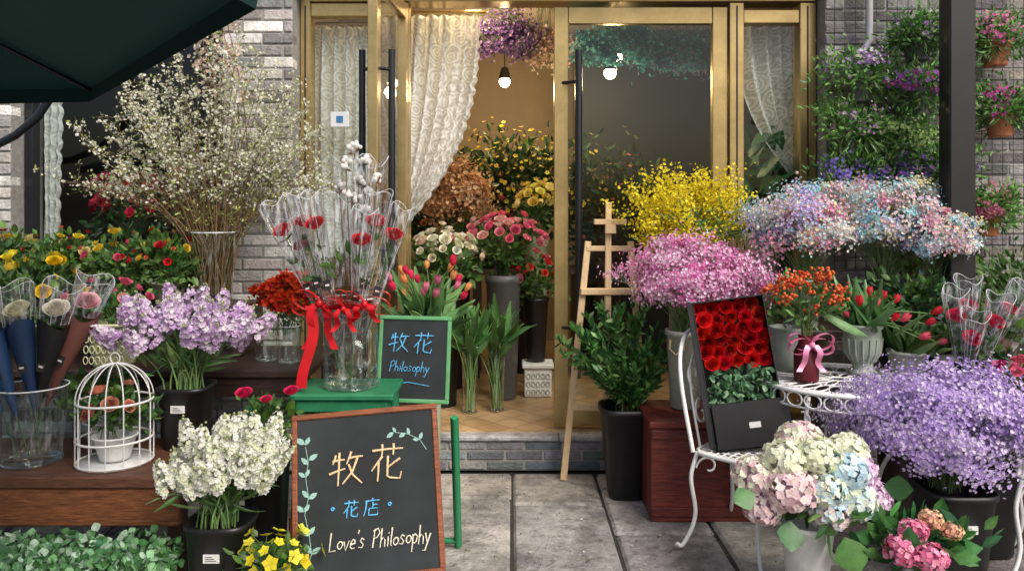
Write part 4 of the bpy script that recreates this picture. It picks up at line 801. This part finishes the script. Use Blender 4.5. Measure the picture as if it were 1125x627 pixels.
bucket('',1.13,3.05,0,.31,.10,.07,CERAM,(.80,.80,.78),mbx=m); m.obj('hydrangea_bouquet_in_white_bucket')
m=MB(); bucket('',1.50,2.93,0,.15,.09,.07,BLACKP,mbx=m)
for c,r in[((1.40,2.86,.28),.062),((1.49,2.84,.26),.06),((1.45,2.88,.34),.05)]: hydrangea(m,c,r,[(.92,.25,.48),(.93,.45,.62)],90)
for c,r in[((1.53,2.91,.37),.042),((1.59,2.88,.34),.038)]: hydrangea(m,c,r,[(.90,.5,.38),(.88,.65,.42)],60)
foliage(m,(1.52,2.95,.25),(.17,.12,.10),160,LFW,.08,[(.06,.19,.05),(.10,.25,.07),(.04,.13,.04)],K=16); m.obj('potted_pink_hydrangea')
gyp('purple_gypsophila_bouquet',(1.80,3.32,.60),(.46,.34,.25),(1.78,3.3,.36),[(.64,.48,.84),(.74,.60,.88),(.54,.38,.76),(.86,.76,.93)],23000,150,.0072,.11)
bucket('black_flower_bucket',1.78,3.22,0,.385,.135,.10,sq=4,label=True)
bucket('black_flower_bucket',2.08,3.5,0,.38,.12,.09,sq=4)
m=MB(); bucket('',2.12,3.72,.45,.35,.13,.10,mbx=m,sq=4); box(m,(1.98,3.58,0),(2.4,3.86,.448),WOOD,(.06,.035,.03))
for h in[(1.98,3.55,1.02),(2.06,3.60,1.06),(2.12,3.50,1.00),(2.22,3.56,1.05),(2.30,3.54,1.03),(2.38,3.54,1.07),(2.02,3.50,.93)]: wrapped(m,(2.12+rng.normal()*.03,3.7,.55),h,(.68,.012,.06),'film',.056,(1,1,1),.038,True,up=.13)
foliage(m,(2.15,3.65,.90),(.2,.12,.12),120,LFW,.06,G1,K=12)
m.obj('wrapped_roses_in_bucket')
m=MB(); heads(m,(2.22,3.42,.80),(.14,.1,.06),18,ROSEL,.026,[(.78,.04,.16),(.85,.15,.25)],stem=(2.2,3.5,.6)); foliage(m,(2.22,3.44,.74),(.12,.1,.06),80,LFW,.05,G1,K=8); bucket('',2.2,3.6,.0,.6,.1,.08,mbx=m); m.obj('red_carnation_bunch')
# ---------------------------------------------------------------- umbrella
m=MB(); C=A(-2.39,.88,0); v0=A(-1.39,2.63,0)-C; a0=math.atan2(v0[1],v0[0]); R=np.linalg.norm(v0); apex=C+A(0,0,2.55)
V=[C+R*A(math.cos(a0+i*pi/4),math.sin(a0+i*pi/4),0)+A(0,0,1.90) for i in range(8)]
for i in range(8):
    a,b_=V[i],V[(i+1)%8]; n=10
    g=[]
    for s in np.linspace(0,1,n+1):
        for t in np.linspace(0,1,n+1):
            e=a*(1-t)+b_*t; p=e*(1-s)+apex*s; p=p+A(0,0,-.05*math.sin(pi*t)*math.sin(pi*s)+.10*math.sin(pi*s*.5)*(1-s)); g.append(p)
    F=grid(n,n); m.add(g,F.ravel(),np.full(len(F),4),UMB,(1,1,1),True)
    q=[]; 
    for t in np.linspace(0,1,13):
        e=a*(1-t)+b_*t; q.append(e); q.append(e+A(0,0,-.04)-nrm(e-C)*.01)
    F=grid(12,1); m.add(q,F.ravel(),np.full(12,4),UMB,(1,1,1),True)
    tube(m,[a+A(0,0,-.01),(a*.5+apex*.5)+A(0,0,.02),apex-A(0,0,.03)],.007,BLACKM,k=5); tube(m,[a*.5+apex*.5,C+A(0,0,1.75)],.007,BLACKM,k=5)
tube(m,[C+A(0,0,0),C+A(0,0,2.58)],.022,BLACKM,k=12); lathe(m,[(.001,.08),(.2,.07),(.26,.0),(.001,0)],(C[0],C[1],0),BLACKM)
m.obj('green_patio_umbrella')
m=MB(); tube(m,[(-2.48,4.3,2.12),(-2.56,4.3,2.0),(-2.68,4.3,1.9),(-2.85,4.32,1.82),(-3.1,4.5,1.78)],.022,BLACKM,k=10); tube(m,[(-2.48,4.3,2.12),(-2.46,4.3,2.3),(-2.5,4.5,2.5)],.022,BLACKM,k=10); m.obj('curved_iron_bracket')
# ---------------------------------------------------------------- light, world, camera
w=bpy.data.worlds.new('World'); scene.world=w; w.use_nodes=True; nt=w.node_tree; bg=nt.nodes['Background']
sky=nt.nodes.new('ShaderNodeTexSky'); sky.sky_type='NISHITA'; sky.sun_disc=False; sky.dust_density=4.0; sky.ozone_density=.7
sd=Vector((.60,-.85,1.05)).normalized(); sky.sun_elevation=math.asin(sd.z); sky.sun_rotation=math.atan2(sd.x,sd.y)%(2*pi)
nt.links.new(sky.outputs[0],bg.inputs[0]); bg.inputs[1].default_value=.15
l=bpy.data.lights.new('sun',type='SUN'); l.energy=2.9; l.angle=math.radians(30); l.color=(1,.955,.90); o=bpy.data.objects.new('sun',l); o.rotation_euler=(-sd).to_track_quat('-Z','Y').to_euler(); scene.collection.objects.link(o)
cam=bpy.data.cameras.new('camera'); cam.lens=28; cam.sensor_width=36; cam.shift_y=-.0742; cam.clip_end=300; cam.clip_start=.05
o=bpy.data.objects.new('camera',cam); o.location=(0,0,1.5); o.rotation_euler=(pi/2,0,0); scene.collection.objects.link(o); scene.camera=o
scene.view_settings.view_transform='Standard'; scene.view_settings.look='None'; scene.view_settings.exposure=0
